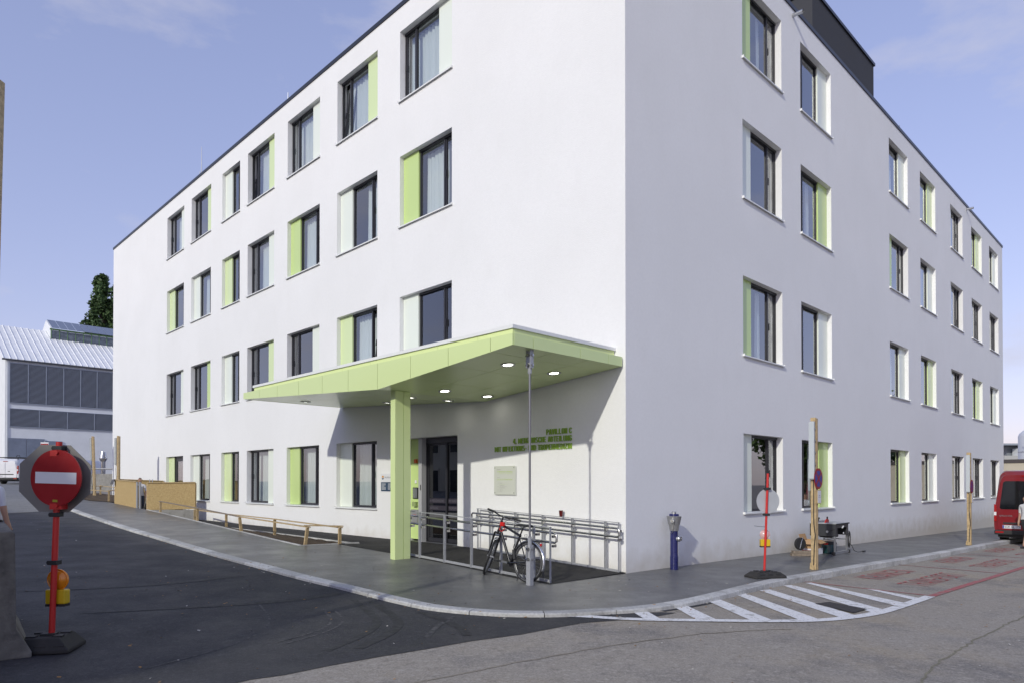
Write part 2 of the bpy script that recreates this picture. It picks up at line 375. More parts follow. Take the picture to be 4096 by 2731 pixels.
# pavement
bside = [PR(60, -.05), PR(0, -.05), PL(.2, 0), PL(.2, 1.9), PL(4.2, 1.85), PL(6.8, 1.85), PL(7.14, 2.84), PL(13.4, 2.43), PL(20.95, 2.01), PL(25.8, 1.9), PL(40, 1.5)]
bside = [(p.x, p.y) for p in bside]
struct(sheet('pavement', [p for p in INN] + bside, hp, M['pave'], .7))
# kerb: foundation strip with single stones as children
kf = struct(sheet('kerb', ribbon(offset(OUT, .10), .17), lambda x, y: hp(x, y) - .025, M['concrete'], 1.2))
def arclen(P):
    s = [0]
    for a, b in zip(P, P[1:]): s.append(s[-1] + (Vector(b)-Vector(a)).length)
    return s
sO = arclen(OUT)
def onarc(P, s_, d):
    for i in range(1, len(s_)):
        if d <= s_[i]:
            k = (d - s_[i-1]) / (s_[i]-s_[i-1]); return Vector(P[i-1]).lerp(Vector(P[i]), k)
    return Vector(P[-1])
d = 0.
while d < sO[-1] - 1.0 and d < 75:
    ln = 1.0 - .014; mb = MB(); segs = 4; top = []; 
    for k in range(segs+1):
        q = d + ln*k/segs; a = onarc(OUT, sO, q); b = onarc(INN, sO, q)
        za = hp(a.x, a.y) + .004; zb = hp(b.x, b.y) + .003; lo = za - .34
        ch = (b - a) * .08
        mb.v += [(a.x, a.y, lo), (a.x, a.y, za - .015), (a.x + ch.x, a.y + ch.y, za), (b.x, b.y, zb), (b.x, b.y, lo)]
    for k in range(segs):
        for j in range(5): mb.f.append((k*5+j, k*5+(j+1) % 5, (k+1)*5+(j+1) % 5, (k+1)*5+j)); mb.mi.append(0)
    mb.f += [(4, 3, 2, 1, 0), tuple(segs*5+j for j in range(5))]; mb.mi += [0, 0]
    mb.build('kerb_stone', M['kerb'], kf); d += 1.0
# fresh asphalt of the side street
edge = [(-2.29, 5.98), (-2.04, 6.13), (-1.74, 6.42), (-1.33, 6.76), (-.87, 7.1), (-.45, 7.44), (.11, 7.78), (.52, 8.14), (.86, 8.42), (1.35, 8.62), (1.75, 8.78), (2.2, 9.18), (2.0, 9.2)]
po = [p for p in offset(OUT, -.004) if -17.0 < p[0] < 1.75]
fa = po[::-1] + [(-17.3, 24.4), (-17.9, 23.2), (-26, 14), (-14, -6), (-7, -6), (-4.6, 2.2), (-3.4, 4.6)] + edge
struct(sheet('side_street', fa, hr, M['newroad'], .7, dz=.005))
po = [p for p in OUT if 1.9 < p[0] < 3.4]
struct(sheet('asphalt_joint', ribbon(offset(po, -.04), .07), hr, M['newroad'], .5, dz=.0045))
po = [p for p in OUT if p[0] < -16.5]
struct(sheet('upper_street', [(-17.0, 24.75)] + po[::-1] + [(-40, 60), (-70, 60), (-45, 22), (-26.2, 14.1), (-18.0, 23.3), (-17.4, 24.5)], hr, M['farpave'], 1.5, dz=.004))
# landing and path in front of the entrance
def zland(x, y):
    t, n_ = tn(x, y); k = sstep((n_ - 1.2) / .85) if t < 7.2 else 0
    return zpath(t) * (1-k) + hp(x, y) * k + .006
lp = [PL(0, -.05), PL(0, 2.1), PL(4.2, 2.02), PL(6.9, 2.0), PL(6.98, 1.37), PL(10.8, 1.22), PL(16.6, 1.15), PL(20.4, 1.1), PL(26, 1.0), PL(26, -.05)]
struct(sheet('entrance_path', [(p.x, p.y) for p in lp], zland, M['landing'], .5))
# planting bed
def zbed(x, y):
    t, n_ = tn(x, y); nf = interp(t, [7.14, 13.4, 20.95], [2.84, 2.43, 2.01]); nb = interp(t, [6.98, 10.8, 20.4], [1.37, 1.22, 1.1])
    k = sstep((n_ - nb) / max(.05, nf - nb)); return zpath(t) * (1-k) + hp(x, y) * k - .015 + .02 * sin(x*7) * sin(y*6)
bp_ = [PL(6.98, 1.37), PL(10.8, 1.22), PL(16.6, 1.15), PL(20.4, 1.1), PL(20.9, 2.01), PL(13.4, 2.43), PL(7.14, 2.84)]
bed = struct(sheet('planting_bed', [(p.x, p.y) for p in bp_], zbed, M['soil'], .3))
for line, zf in (([(7.14, 2.84), (13.4, 2.43), (20.95, 2.01)], lambda t, n_, p: hp(p.x, p.y)), ([(6.98, 1.37), (10.8, 1.22), (16.6, 1.15), (20.4, 1.1)], lambda t, n_, p: zpath(t)), ([(6.98, 1.37), (7.14, 2.84)], lambda t, n_, p: hp(p.x, p.y) - .01)):
    for a, b in zip(line, line[1:]):
        k = max(1, int((Vector(b)-Vector(a)).length / 1.0))
        for i in range(k):
            q = [Vector(a).lerp(Vector(b), (i + e)/k) for e in (.004, .996)]; pp = [PL(*v) for v in q]
            for p_, v in zip(pp, q): p_.z = zf(v.x, v.y, p_) - .03
            MB().bar(pp[0], pp[1], .06, .09).build('edging_stone', M['kerb'], bed)
# litter: grit, twigs and fallen leaves (uncountable)
mb = MB()
for i in range(900):
    if i < 330: x, y = R.uniform(-16, 3), R.uniform(8, 24)
    elif i < 600: x, y = R.uniform(-6, 8), R.uniform(5.5, 13)
    else:
        s_ = R.uniform(1, sO[-12]); p = onarc(OUT, sO, s_); x, y = p.x + R.gauss(.12, .12), p.y - abs(R.gauss(.08, .08))
    t, n_ = tn(x, y)
    if t > -.2 and n_ < 2.9 and t < 21: continue
    if (Vector((x, y)) - C).dot(nR) < .1 and t < 0: continue
    # on the pavement or on the road?
    best = min(range(len(OUT)), key=lambda j: (OUT[j][0]-x)**2 + (OUT[j][1]-y)**2); a = Vector(OUT[max(0, best-1)]); b = Vector(OUT[min(len(OUT)-1, best+1)])
    side = (b-a).cross(Vector((x, y)) - a) if False else (b.x-a.x)*(y-a.y) - (b.y-a.y)*(x-a.x)
    z = (hp(x, y) if side > 0 else hr(x, y) + .006) + .004
    a_ = R.uniform(0, 6.28); l_ = R.uniform(.006, .02); w_ = l_ * R.uniform(.25, .7); u = Vector((cos(a_), sin(a_), R.uniform(-.2, .2))) * l_; v_ = Vector((-sin(a_), cos(a_), 0)) * w_; p = Vector((x, y, z))
    mb.cur = R.choice((0, 0, 1, 2)); mb.add([p-u-v_, p+u-v_, p+u+v_+Vector((0, 0, .006)), p-u+v_+Vector((0, 0, .004))], [(0, 1, 2, 3)])
lit = mb.build('ground_litter', [mat('dry_leaf', (.32, .18, .06), .8), mat('grit', (.5, .48, .42), .8), mat('twig', (.20, .13, .07), .8)]); lit['kind'] = 'stuff'; tag(lit, 'dry leaf scraps and grit scattered over pavement and road', 'litter')
# ------------------------------------------------------------------ markings
wl = [(-.02, 9.02), (.86, 8.86), (1.43, 8.67), (2.0, 8.655), (2.6, 8.70), (3.3, 8.77), (3.95, 8.93), (4.42, 9.16), (5.13, 9.64), (5.82, 10.30), (7.03, 11.50)]
hm = struct(sheet('hatch_marking', ribbon(smooth(wl, 2), .155), hr, M['markw'], .35, dz=.010))
for q in ([(1.6, 9.28), (1.81, 9.36), (1.90, 8.68), (1.69, 8.68)], [(2.26, 9.80), (2.47, 9.90), (2.63, 8.72), (2.36, 8.70)], [(2.9, 10.38), (3.14, 10.5), (3.38, 8.80), (3.07, 8.76)], [(3.57, 11.0), (3.78, 11.16), (4.07, 9.0), (3.76, 8.9)], [(4.16, 11.5), (4.4, 11.66), (4.76, 9.38), (4.44, 9.19)], [(4.84, 12.2), (5.06, 12.36), (5.45, 10.05), (5.13, 9.72)], [(5.45, 12.70), (5.59, 12.78), (6.16, 10.70), (5.85, 10.38)], [(6.31, 12.16), (6.46, 12.08), (6.73, 11.26), (6.50, 11.05)]):
    sheet('stripe', q, hr, M['markw'], .5, hm, .0075)
rm = struct(sheet('bay_marking', ribbon([(7.06, 11.52), (12.1, 16.25), (16, 19.9), (24, 27.3)], .12), hr, M['markr'], .6, dz=.0085))
for k in range(4):
    a = Vector((5.46, 12.94)) + Vector((3.72, 3.53)) * k; b = Vector((7.12, 11.56)) + Vector((3.72, 3.53)) * k
    sheet('bay_line', ribbon([tuple(a), tuple(b)], .06), hr, M['markr'], .5, rm, .006)
GL = {  # condensed block capitals: strokes in a unit box
 'P': [((.1,0),(.1,1)),((.1,.93),(.75,.93)),((.1,.45),(.75,.45)),((.9,.52),(.9,.86))], 'A': [((.08,0),(.42,1)),((.92,0),(.58,1)),((.25,.28),(.75,.28))], 'V': [((.08,1),(.42,0)),((.92,1),(.58,0))], 'I': [((.5,0),(.5,1))],
 'L': [((.12,0),(.12,1)),((.12,.07),(.9,.07))], 'O': [((.1,.12),(.1,.88)),((.9,.12),(.9,.88)),((.2,.93),(.8,.93)),((.2,.07),(.8,.07))], 'N': [((.1,0),(.1,1)),((.9,0),(.9,1)),((.14,.95),(.86,.05))],
 'C': [((.1,.12),(.1,.88)),((.2,.93),(.8,.93)),((.2,.07),(.8,.07)),((.9,.70),(.9,.88)),((.9,.12),(.9,.30))], 'M': [((.06,0),(.06,1)),((.94,0),(.94,1)),((.1,.97),(.5,.15)),((.9,.97),(.5,.15))], 'E': [((.12,0),(.12,1)),((.12,.93),(.9,.93)),((.12,.5),(.8,.5)),((.12,.07),(.9,.07))],
 'D': [((.1,0),(.1,1)),((.1,.93),(.7,.93)),((.1,.07),(.7,.07)),((.9,.15),(.9,.85))], 'Z': [((.08,.93),(.92,.93)),((.08,.07),(.92,.07)),((.12,.1),(.88,.9))], 'S': [((.2,.93),(.85,.93)),((.1,.60),(.1,.86)),((.2,.52),(.8,.48)),((.9,.14),(.9,.42)),((.15,.07),(.8,.07))],
 'H': [((.1,0),(.1,1)),((.9,0),(.9,1)),((.1,.5),(.9,.5))], 'B': [((.1,0),(.1,1)),((.1,.93),(.72,.93)),((.1,.52),(.72,.52)),((.1,.07),(.75,.07)),((.86,.6),(.86,.86)),((.9,.14),(.9,.45))], 'T': [((.5,0),(.5,1)),((.04,.93),(.96,.93))],
 'U': [((.1,.12),(.1,1)),((.9,.12),(.9,1)),((.2,.07),(.8,.07))], 'G': [((.1,.12),(.1,.88)),((.2,.93),(.8,.93)),((.2,.07),(.8,.07)),((.9,.72),(.9,.88)),((.9,.1),(.9,.48)),((.55,.46),(.9,.46))], 'F': [((.12,0),(.12,1)),((.12,.93),(.9,.93)),((.12,.5),(.8,.5))],
 'K': [((.1,0),(.1,1)),((.15,.45),(.88,1)),((.3,.55),(.92,0))], 'R': [((.1,0),(.1,1)),((.1,.93),(.75,.93)),((.1,.48),(.75,.48)),((.9,.55),(.9,.86)),((.55,.46),(.92,0))], '4': [((.72,0),(.72,1)),((.06,.26),(.96,.26)),((.08,.3),(.66,.98))], '.': [((.3,.0),(.3,.16))], '-': [((.1,.42),(.9,.42))]}
def roadtext(txt, bl, br, up):
    bl = Vector(bl); br = Vector(br); up = Vector(up); n_ = len(txt); mb = MB(); adv = (br - bl)/n_; q = 0
    for i, c in enumerate(txt):
        o = bl + adv*i
        for p0, p1 in GL[c]:
            a = o + adv*(p0[0]*.74+.06) + up*p0[1]; b = o + adv*(p1[0]*.74+.06) + up*p1[1]; d = (b-a).normalized(); w_ = .017 if abs(p0[1]-p1[1]) > .3 else .022; nn = Vector((-d.y, d.x))*w_; z = .0105 + .0003*(q % 7); q += 1
            mb.add([(p.x, p.y, hr(p.x, p.y)+z) for p in (a-nn, b-nn, b+nn, a+nn)], [(0, 1, 2, 3)])
    mb.build('painted_word', mat('word_red', (.42, .085, .085), .75, noise=(18, .15, 4)), rm)
for k in range(3):
    o_ = Vector((3.68, 3.47)) * k
    roadtext('KRANKEN', Vector((7.3, 13.5)) + o_, Vector((8.97, 15.12)) + o_, (-.42, .30)); roadtext('TRANSPORT', Vector((7.66, 12.63)) + o_, Vector((9.84, 14.7)) + o_, (-.40, .33))
def jag(P):
    q = densify(smooth(P, 2), .12, False); return [(x + R.gauss(0, .012), y + R.gauss(0, .012)) for x, y in q]
# cover plate, cracks and tyre marks
mhp = tag(sheet('manhole_cover', [(4.56, 10.3), (4.88, 10.52), (5.19, 9.99), (4.8, 9.61)], hr, mat('cast_iron', (.055, .05, .048), .7, .4, noise=(60, .3, 3), bump=(90, .8, .01)), .3, dz=.014), 'rusty square iron cover plate set between the white hatch stripes', 'cover')
crk = struct(sheet('road_seam', ribbon(jag([(-1.2, 5.6), (.6, 7.0), (2.2, 7.95), (3.4, 8.35)]), .028), hr, mat('seam_fill', (.27, .24, .19), .9, noise=(20, .3, 5)), .4, dz=.004))
struct(sheet('road_seam', ribbon(jag([(2.9, 5.2), (4.5, 7.2), (7.4, 9.9), (11.6, 13.4), (22, 23)]), .022), hr, mat('seam_weed', (.20, .185, .13), .9, noise=(20, .4, 5)), .5, dz=.004))
tm = mat('tyre_scuff', (.085, .082, .08), .8, noise=(25, .5, 5), var=((.034, .034, .037), 16, .42, .58)); tk = mat('tyre_rubber', (.016, .016, .018), .7, noise=(25, .4, 5), var=((.032, .032, .035), 14, .45, .6))
for pts, wd, m_ in (([(-2.55, 7.35), (-2.25, 7.9), (-2.2, 8.5), (-2.55, 9.2)], .035, tm), ([(-2.42, 7.3), (-2.12, 7.9), (-2.06, 8.5), (-2.35, 9.1)], .03, tm), ([(-.95, 7.6), (-.9, 8.2), (-.75, 8.8)], .07, tm), ([(-3.4, 6.3), (-2.9, 7.3), (-2.9, 8.4), (-3.6, 9.6)], .03, tm),
                    ([(-1.6, 7.1), (-1.35, 7.9), (-1.4, 8.6), (-2.0, 9.8)], .12, tk), ([(-1.9, 7.0), (-1.62, 7.9), (-1.66, 8.6), (-2.3, 9.9)], .10, tk), ([(-.5, 7.7), (-.62, 8.2), (-1.2, 9.1)], .11, tk), ([(-5.4, 8.6), (-4.2, 9.1), (-3.2, 9.6), (-2.6, 10.3)], .14, tk), ([(-7.2, 9.8), (-5.5, 10.5), (-4.6, 11.6)], .16, tk)):
    struct(sheet('tyre_mark', ribbon(smooth(pts, 3), wd), hr, m_, .3, dz=.0085))
# ================================================================== PAVILION
H1 = 2.838; WH = 1.88; WW = 2.105; ROWZ = [H1 - WH, H1 + 3.7 - WH, H1 + 7.4 - WH, H1 + 10.714 - WH]; ROOF = 14.30; LEN = 33.55
Lc = [(25.115, 23.013), (22.151, 20.043), (18.929, 17.301), (16.62, 14.509), (13.55, 11.434), (10.403, 8.281), (7.227, 5.087)]
Rc = [(4.62, 6.73), (7.898, 10.018), (15.185, 17.272), (18.802, 20.88), (23.16, 25.226), (26.832, 28.912), (30.528, 32.597)]
B = thing('pavilion_building', 'white rendered four-storey pavilion with lime green window panels and dark coping', 'building', T(C.x, C.y, 0))
Binv = T(-C.x, -C.y, 0)
def facade(name, F, x0, x1, z0, z1, ops, depth=.32):
    xs = sorted({x0, x1, *[o[0] for o in ops], *[o[1] for o in ops]}); zs = sorted({z0, z1, *[o[2] for o in ops], *[o[3] for o in ops]})
    mb = MB(); idx = {}
    def V(x, y, z):
        k = (round(x, 4), round(y, 4), round(z, 4))
        if k not in idx: idx[k] = len(mb.v); mb.v.append(k)
        return idx[k]
    for i in range(len(xs)-1):
        for j in range(len(zs)-1):
            cx = (xs[i]+xs[i+1])/2; cz = (zs[j]+zs[j+1])/2
            if any(o[0] < cx < o[1] and o[2] < cz < o[3] for o in ops): continue
            mb.f.append((V(xs[i], 0, zs[j]), V(xs[i+1], 0, zs[j]), V(xs[i+1], 0, zs[j+1]), V(xs[i], 0, zs[j+1]))); mb.mi.append(0)
    for a, b, c, d_ in ops:
        for p, q in (((a, c), (b, c)), ((b, c), (b, d_)), ((b, d_), (a, d_)), ((a, d_), (a, c))):
            mb.f.append((V(p[0], 0, p[1]), V(q[0], 0, q[1]), V(q[0], depth, q[1]), V(p[0], depth, p[1]))); mb.mi.append(0)
    me = bpy.data.meshes.new(name); me.from_pydata(mb.v, [], mb.f); me.materials.append(M['plaster'])
    return link(name, me, B, Binv @ F)
DOORX = (-7.0, -4.87); DZ0 = .17; DZ1 = 2.82
opsL = []; opsR = []
for ci, (a, b) in enumerate(Lc):
    for r in range(4):
        if r == 0 and ci == 6: opsL.append((DOORX[0], DOORX[1], DZ0, DZ1)); continue
        if r == 0 and ci == 0: opsL.append((-a, -b, .2, H1)); continue
        opsL.append((-a, -b, ROWZ[r], ROWZ[r]+WH))
for (a, b) in Rc:
    for r in range(4): opsR.append((a, b, ROWZ[r], ROWZ[r]+WH))
FLo = FL(0, 0, 0); FRo = FR(0, 0, 0)
facade('wall', FLo, -LEN, 0, -1.2, ROOF-.11, opsL)
facade('wall', FRo, 0, LEN+.1, -1.6, ROOF-.11, opsR)
facade('wall', frame(PR(LEN+.1, 0, 0), dL), 0, LEN, -1.6, ROOF-.11, [])
facade('wall', frame(PL(LEN, 0, 0), dR), 0, LEN+.1, -1.6, ROOF-.11, [])
def bbox_part(name, F, x0, x1, y0, y1, z0, z1, m, bev=0): return MB().box(x0, x1, y0, y1, z0, z1).build(name, m, B, Binv @ F, bev=bev)
bbox_part('roof', FRo, .06, LEN, .06, LEN-.06, ROOF-.30, ROOF-.10, mat('roof_gravel', (.25, .24, .22), .9))
k = 0
while k < 11:
    a = -LEN + k*3.05; b = min(0.03, a + 3.046); 
    bbox_part('coping', FLo, a - (.03 if k == 0 else 0), b, -.03, .35, ROOF-.108, ROOF, M['coping'])
    a = .36 + k*3.03; b = a + 3.026; bbox_part('coping', FRo, a, b, -.03, .35, ROOF-.108, ROOF, M['coping']); k += 1
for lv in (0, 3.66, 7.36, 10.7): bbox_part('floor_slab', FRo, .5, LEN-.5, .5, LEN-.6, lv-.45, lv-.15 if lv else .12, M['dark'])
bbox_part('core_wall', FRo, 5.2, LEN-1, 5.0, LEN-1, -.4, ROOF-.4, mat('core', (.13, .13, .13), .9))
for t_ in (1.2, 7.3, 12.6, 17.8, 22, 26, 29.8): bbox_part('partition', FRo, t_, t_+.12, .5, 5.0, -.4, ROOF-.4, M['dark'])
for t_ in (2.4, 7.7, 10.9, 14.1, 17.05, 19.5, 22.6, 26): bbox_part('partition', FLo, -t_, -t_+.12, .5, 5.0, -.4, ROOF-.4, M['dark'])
# windows -----------------------------------------------------------
PW = .655; NS = .45; YF = .165
CACHE = {}
def cached(key, fn):
    if key not in CACHE: CACHE[key] = fn()
    return CACHE[key]
def rectframe(mb, x0, x1, z0, z1, y0, y1, t, tb=None):
    tb = tb or t
    mb.box(x0, x0+t, y0, y1, z0, z1); mb.box(x1-t, x1, y0, y1, z0, z1); mb.box(x0+t, x1-t, y0, y1, z0, z0+tb); mb.box(x0+t, x1-t, y0, y1, z1-t, z1)
def winframe(W, H, side):
    def f():
        mb = MB(); fx0, fx1 = (PW, W) if side == 'L' else (0, W-PW)
        rectframe(mb, fx0+.004, fx1-.004, .03, H-.004, YF, YF+.075, .04)
        mx = fx1 - NS - .03 if side == 'L' else fx0 + NS + .03
        mb.box(mx-.027, mx+.027, YF-.004, YF+.075, .071, H-.045)
        # fixed light bead
        a, b = (fx0+.045, mx-.028) if side == 'L' else (mx+.028, fx1-.045)
        rectframe(mb, a, b, .071, H-.045, YF+.012, YF+.06, .016)
        # roller blind guide box under the lintel
        mb.box(fx0+.004, fx1-.004, YF-.02, YF-.002, H-.06, H-.003)
        return mb.mesh('window', M['frame'])
    return cached(('wf', W, H, side), f)
def sashgeo(W, side):
    fx0, fx1 = (PW, W) if side == 'L' else (0, W-PW); mx = fx1 - NS - .03 if side == 'L' else fx0 + NS + .03
    s_ = (mx+.030, fx1-.046) if side == 'L' else (fx0+.046, mx-.030); g = (fx0+.061, mx-.044) if side == 'L' else (mx+.044, fx1-.061)
    return s_, g
def quadmesh(name, w_, h_, m):
    def f(): return MB().add([(0, 0, 0), (w_, 0, 0), (w_, 0, h_), (0, 0, h_)], [(0, 1, 2, 3)]).mesh(name, m)
    return cached((name, round(w_, 3), round(h_, 3), m.name), f)
def curtainmesh(w_, h_, seed):
    def f():
        rr = random.Random(seed); mb = MB(); n_ = max(12, int(w_*46)); ph = rr.uniform(0, 6)
        for i in range(n_+1):
            x = w_*i/n_; y = .028*sin(i*.95+ph) + .014*sin(i*.41+ph*2)
            mb.v += [(x, y*.6, h_), (x + .01*sin(i*.7), y*1.3, 0)]
        mb.f = [(2*i, 2*i+1, 2*i+3, 2*i+2) for i in range(n_)]; mb.mi = [0]*n_
        return mb.mesh('curtain_or_wall_strip', curtainmat(), True)
    return cached(('cu', round(w_, 2), round(h_, 2), seed), f)
def window(F, x, z, W, H, side, colr, tilt=False, curt=(), blind=None):
    wmx = Binv @ F @ T(x, 0, z)
    o = link('window', winframe(W, H, side), B, wmx)
    s_, g = sashgeo(W, side); sw = s_[1]-s_[0]; sh = H - .118
    smx = T(s_[0], YF+.014, .072) @ (Rx(radians(-7)) if tilt else Matrix())
    def sf():
        mb = MB(); rectframe(mb, 0, sw, 0, sh, 0, .055, .036); mb.box(sw*.5-.06 if False else .012, .032, -.035, 0, sh*.45, sh*.55); return mb.mesh('sash', M['frame'])
    link('sash', cached(('sash', round(sw, 3), round(sh, 3)), sf), o, smx)
    link('glass_pane', quadmesh('glass_pane', sw-.066, sh-.066, M['glass']), o, smx @ T(.033, .022, .033))
    link('glass_pane', quadmesh('glass_pane', g[1]-g[0]+.006, H-.142, M['glass']), o, T(g[0]-.003, YF+.032, .084))
    # coloured side panel, slightly proud of the frame, with a folded return
    def pf():
        mb = MB(); mb.box(.004, PW-.006, .125, .145, .03, H-.004); mb.box(*((PW-.026, PW-.006) if side == 'L' else (.004, .024)), .146, .23, .03, H-.004); return mb.mesh('side_panel', M[colr])
    link('side_panel', cached(('pan', side, colr, H), pf), o, T(0 if side == 'L' else W-PW, 0, 0))
    def slf():
        mb = MB(); mb.add([(-.03, -.055, .012), (W+.03, -.055, .012), (W+.03, .19, .028), (-.03, .19, .028), (-.03, -.055, -.016), (W+.03, -.055, -.016), (W+.03, -.045, -.016), (-.03, -.045, -.016), (-.03, -.045, .004), (W+.03, -.045, .004), (W+.03, .19, .02), (-.03, .19, .02)], [(0, 1, 2, 3), (0, 4, 5, 1), (4, 7, 6, 5), (7, 8, 9, 6), (8, 11, 10, 9), (3, 2, 10, 11), (0, 3, 11, 8, 7, 4), (1, 5, 6, 9, 10, 2)])
        for e in (-.034, W+.028): mb.box(e, e+.006, -.058, -.002, -.018, .04)
        return mb.mesh('sill', M['white'])
    link('sill', cached(('sill', W), slf), o)
    for (a, b) in curt:
        link('curtain_or_wall_strip', curtainmesh((b-a), H-.12, R.randrange(4)), o, T(a, YF+.22, .05))
    if blind: 
        MB().box(blind[0], blind[1], YF+.12, YF+.135, H-blind[2], H-.05).build('blind', mat('blind', (.42, .42, .40), .8), o)
    return o
LW = {  # (col,row): side, colour
 (1,4):'Rp',(2,4):'Rl',(3,4):'Lp',(4,4):'Rl',(5,4):'Rp',(6,4):'Rl',(7,4):'Rp', (1,3):'Ll',(2,3):'Lp',(3,3):'Ll',(4,3):'Rp',(5,3):'Lg',(6,3):'Lp',(7,3):'Lg',
 (1,2):'Rp',(2,2):'Rg',(3,2):'Lp',(4,2):'Rl',(5,2):'Rp',(6,2):'Ll',(7,2):'Lp', (2,1):'Lp',(3,1):'Ll',(4,1):'Rp',(5,1):'Lg',(6,1):'Lp'}
RW = {(1,4):'Lg',(2,4):'Rp',(3,4):'Rp',(4,4):'Rl',(5,4):'Lp',(6,4):'Rl',(7,4):'Rp', (1,3):'Lp',(2,3):'Rg',(3,3):'Lg',(4,3):'Rp',(5,3):'Lp',(6,3):'Lp',(7,3):'Lp',
 (1,2):'Lg',(2,2):'Rp',(3,2):'Rp',(4,2):'Rl',(5,2):'Lp',(6,2):'Rl',(7,2):'Rp', (1,1):'Lp',(2,1):'Rg',(3,1):'Rl',(4,1):'Rp',(5,1):'Lp',(6,1):'Lp',(7,1):'Lp'}
cn = dict(g='green', l='lime', p='pale')
tiltL = {(6,4),(4,4),(6,2)}; tiltR = {(3,1),(4,1),(5,3)}
nocurtL = {(1,2),(2,2),(5,2),(7,2),(1,3),(3,4),(3,3)}
for (c_, r_), s in LW.items():
    a, b = Lc[c_-1]; W = round(a-b, 2); side = s[0]; _, g = sashgeo(W, side)
    sh_, _g = sashgeo(W, side); lo, hi = min(sh_[0], g[0]), max(sh_[1], g[1])
    if (c_, r_) in nocurtL: cu = []
    elif r_ == 1 or (c_, r_) in ((7, 4), (6, 4), (5, 4)): cu = [(lo - .1, hi + .1)]
    else: cu = [(g[0] - .05, g[1] + .1)] if (c_ + r_) % 3 else [(g[0] + (g[1]-g[0])*.4, g[1] + .1)]
    window(FLo, -a, ROWZ[r_-1], W, WH, side, cn[s[1]], (c_, r_) in tiltL, cu)
for (c_, r_), s in RW.items():
    a, b = Rc[c_-1]; W = round(b-a, 2); side = s[0]; _, g = sashgeo(W, side)
    cu = [(g[1]-.16, g[1]+.03)] if (c_+r_) % 2 else []  # stand-in for the lit inner wall beside the pane, added as a strip
    if c_ >= 5: cu = [(g[0]+.25, g[1])]
    window(FRo, a, ROWZ[r_-1], W, WH, side, cn[s[1]], (c_, r_) in tiltR, cu, blind=(g[0], g[1], 1.7) if (c_, r_) in ((4,4),(4,3)) else None)
# service door at the fence
o = link('door', MB().box(.68, .75, YF, YF+.08, 0, 2.63).box(2.03, 2.10, YF, YF+.08, 0, 2.63).box(.75, 2.03, YF, YF+.08, 2.56, 2.63).box(.755, .88, YF+.01, YF+.06, 0, 2.555).box(1.9, 2.025, YF+.01, YF+.06, 0, 2.555).box(.88, 1.9, YF+.01, YF+.06, 0, .9).box(.88, 1.9, YF+.01, YF+.06, 2.43, 2.555).mesh('door', M['frame']), B, Binv @ FLo @ T(-Lc[0][0], 0, .2))
MB().box(.88, 1.9, YF+.03, YF+.036, .9, 2.43).build('glass_pane', M['glass'], o); MB().box(.004, .674, .125, .15, 0, 2.63).build('side_panel', M['lime'], o)
MB().tube([(.82, YF-.05, .95), (.82, YF-.05, 1.55)], .014).build('handle', M['inox'], o)
# entrance: sliding doors
DW = DOORX[1]-DOORX[0]; DH = DZ1-DZ0
de = link('entrance_door', MB().box(.60, .64, .24, .34, 0, DH).box(DW-.03, DW-.002, .24, .34, 0, DH).box(.64, DW-.03, .22, .36, DH-.14, DH-.004).box(.64, DW-.03, .24, .34, -.02, .02).mesh('entrance_door', M['frame']), B, Binv @ FLo @ T(DOORX[0], 0, DZ0))
for a, b, y in ((.645, 1.40, .27), (1.345, DW-.035, .30)):
    mb = MB(); rectframe(mb, a, b, .03, DH-.145, y, y+.03, .05, .09); mb.build('door_leaf', M['frame'], de); MB().box(a+.05, b-.05, y+.012, y+.018, .12, DH-.2).build('glass_pane', M['glassdark'], de)
MB().box(.002, .42, .20, .24, .06, DH-.004).box(.42, .46, .20, .32, .06, DH-.004).build('entry_panel', M['green'], de)
MB().box(.462, .60, .10, .34, 0, DH-.004).build('door_post', mat('door_post', (.42, .42, .43), .5), de)
MB().box(.54, .57, .095, .099, 1.32, 1.46).build('lock_plate', M['black'], de)
bandm = mat('door_band', (.035, .03, .042), .5); barm = mat('door_bars', (.20, .20, .21), .6); txm = mat('door_text', (.14, .13, .16), .6)
for a, b, y, l1, l2 in ((.70, 1.36, .268, '4. MEDIZINISCHE', 'ABTEILUNG'), (1.42, 2.07, .298, 'MIT INFEKTIONS- UND', 'TROPENMEDIZIN')):
    MB().box(a, b, y+.006, y+.011, 1.00, 1.12).box(a, b, y+.006, y+.011, .82, .94).build('glass_band', bandm, de)
    mb = MB()
    for k in range(30): x = a + (b-a)*k/30; mb.box(x, x+(b-a)/60, y+.006, y+.010, .64, .77)
    mb.build('glass_stripes', barm, de)
    for s_, zz in ((l1, 1.03), (l2, .85)): text('glass_lettering', s_, T(a+.02, y+.004, zz), de, txm, hei=.06, wid=(len(s_)*.037))
MB().box(.20, .30, .15, .20, 2.02, 2.12).build('beacon', mat('beacon_orange', (.6, .09, .01), .3), de)
MB().box(.20, .27, .18, .20, 1.50, 1.58).build('card_reader', M['white'], de)
MB().box(.12, .33, .175, .20, 1.10, 1.39).build('intercom_frame', M['black'], de); MB().box(.14, .31, .168, .175, 1.12, 1.37).build('intercom', M['alu'], de)
MB().box(.16, .31, .12, .20, .90, 1.02).build('leaflet_holder', mat('holder', (.30, .38, .16), .3), de); MB().box(.08, .36, .15, .20, .48, .82).build('mail_box', M['grey'], de); MB().box(.17, .29, .145, .149, .67, .69).build('box_light', mat('red_led', (.6, .02, .03), .3), de)
MB().box(-.02, DW+.02, -.12, .30, -.012, .015).build('threshold', M['alu'], de)
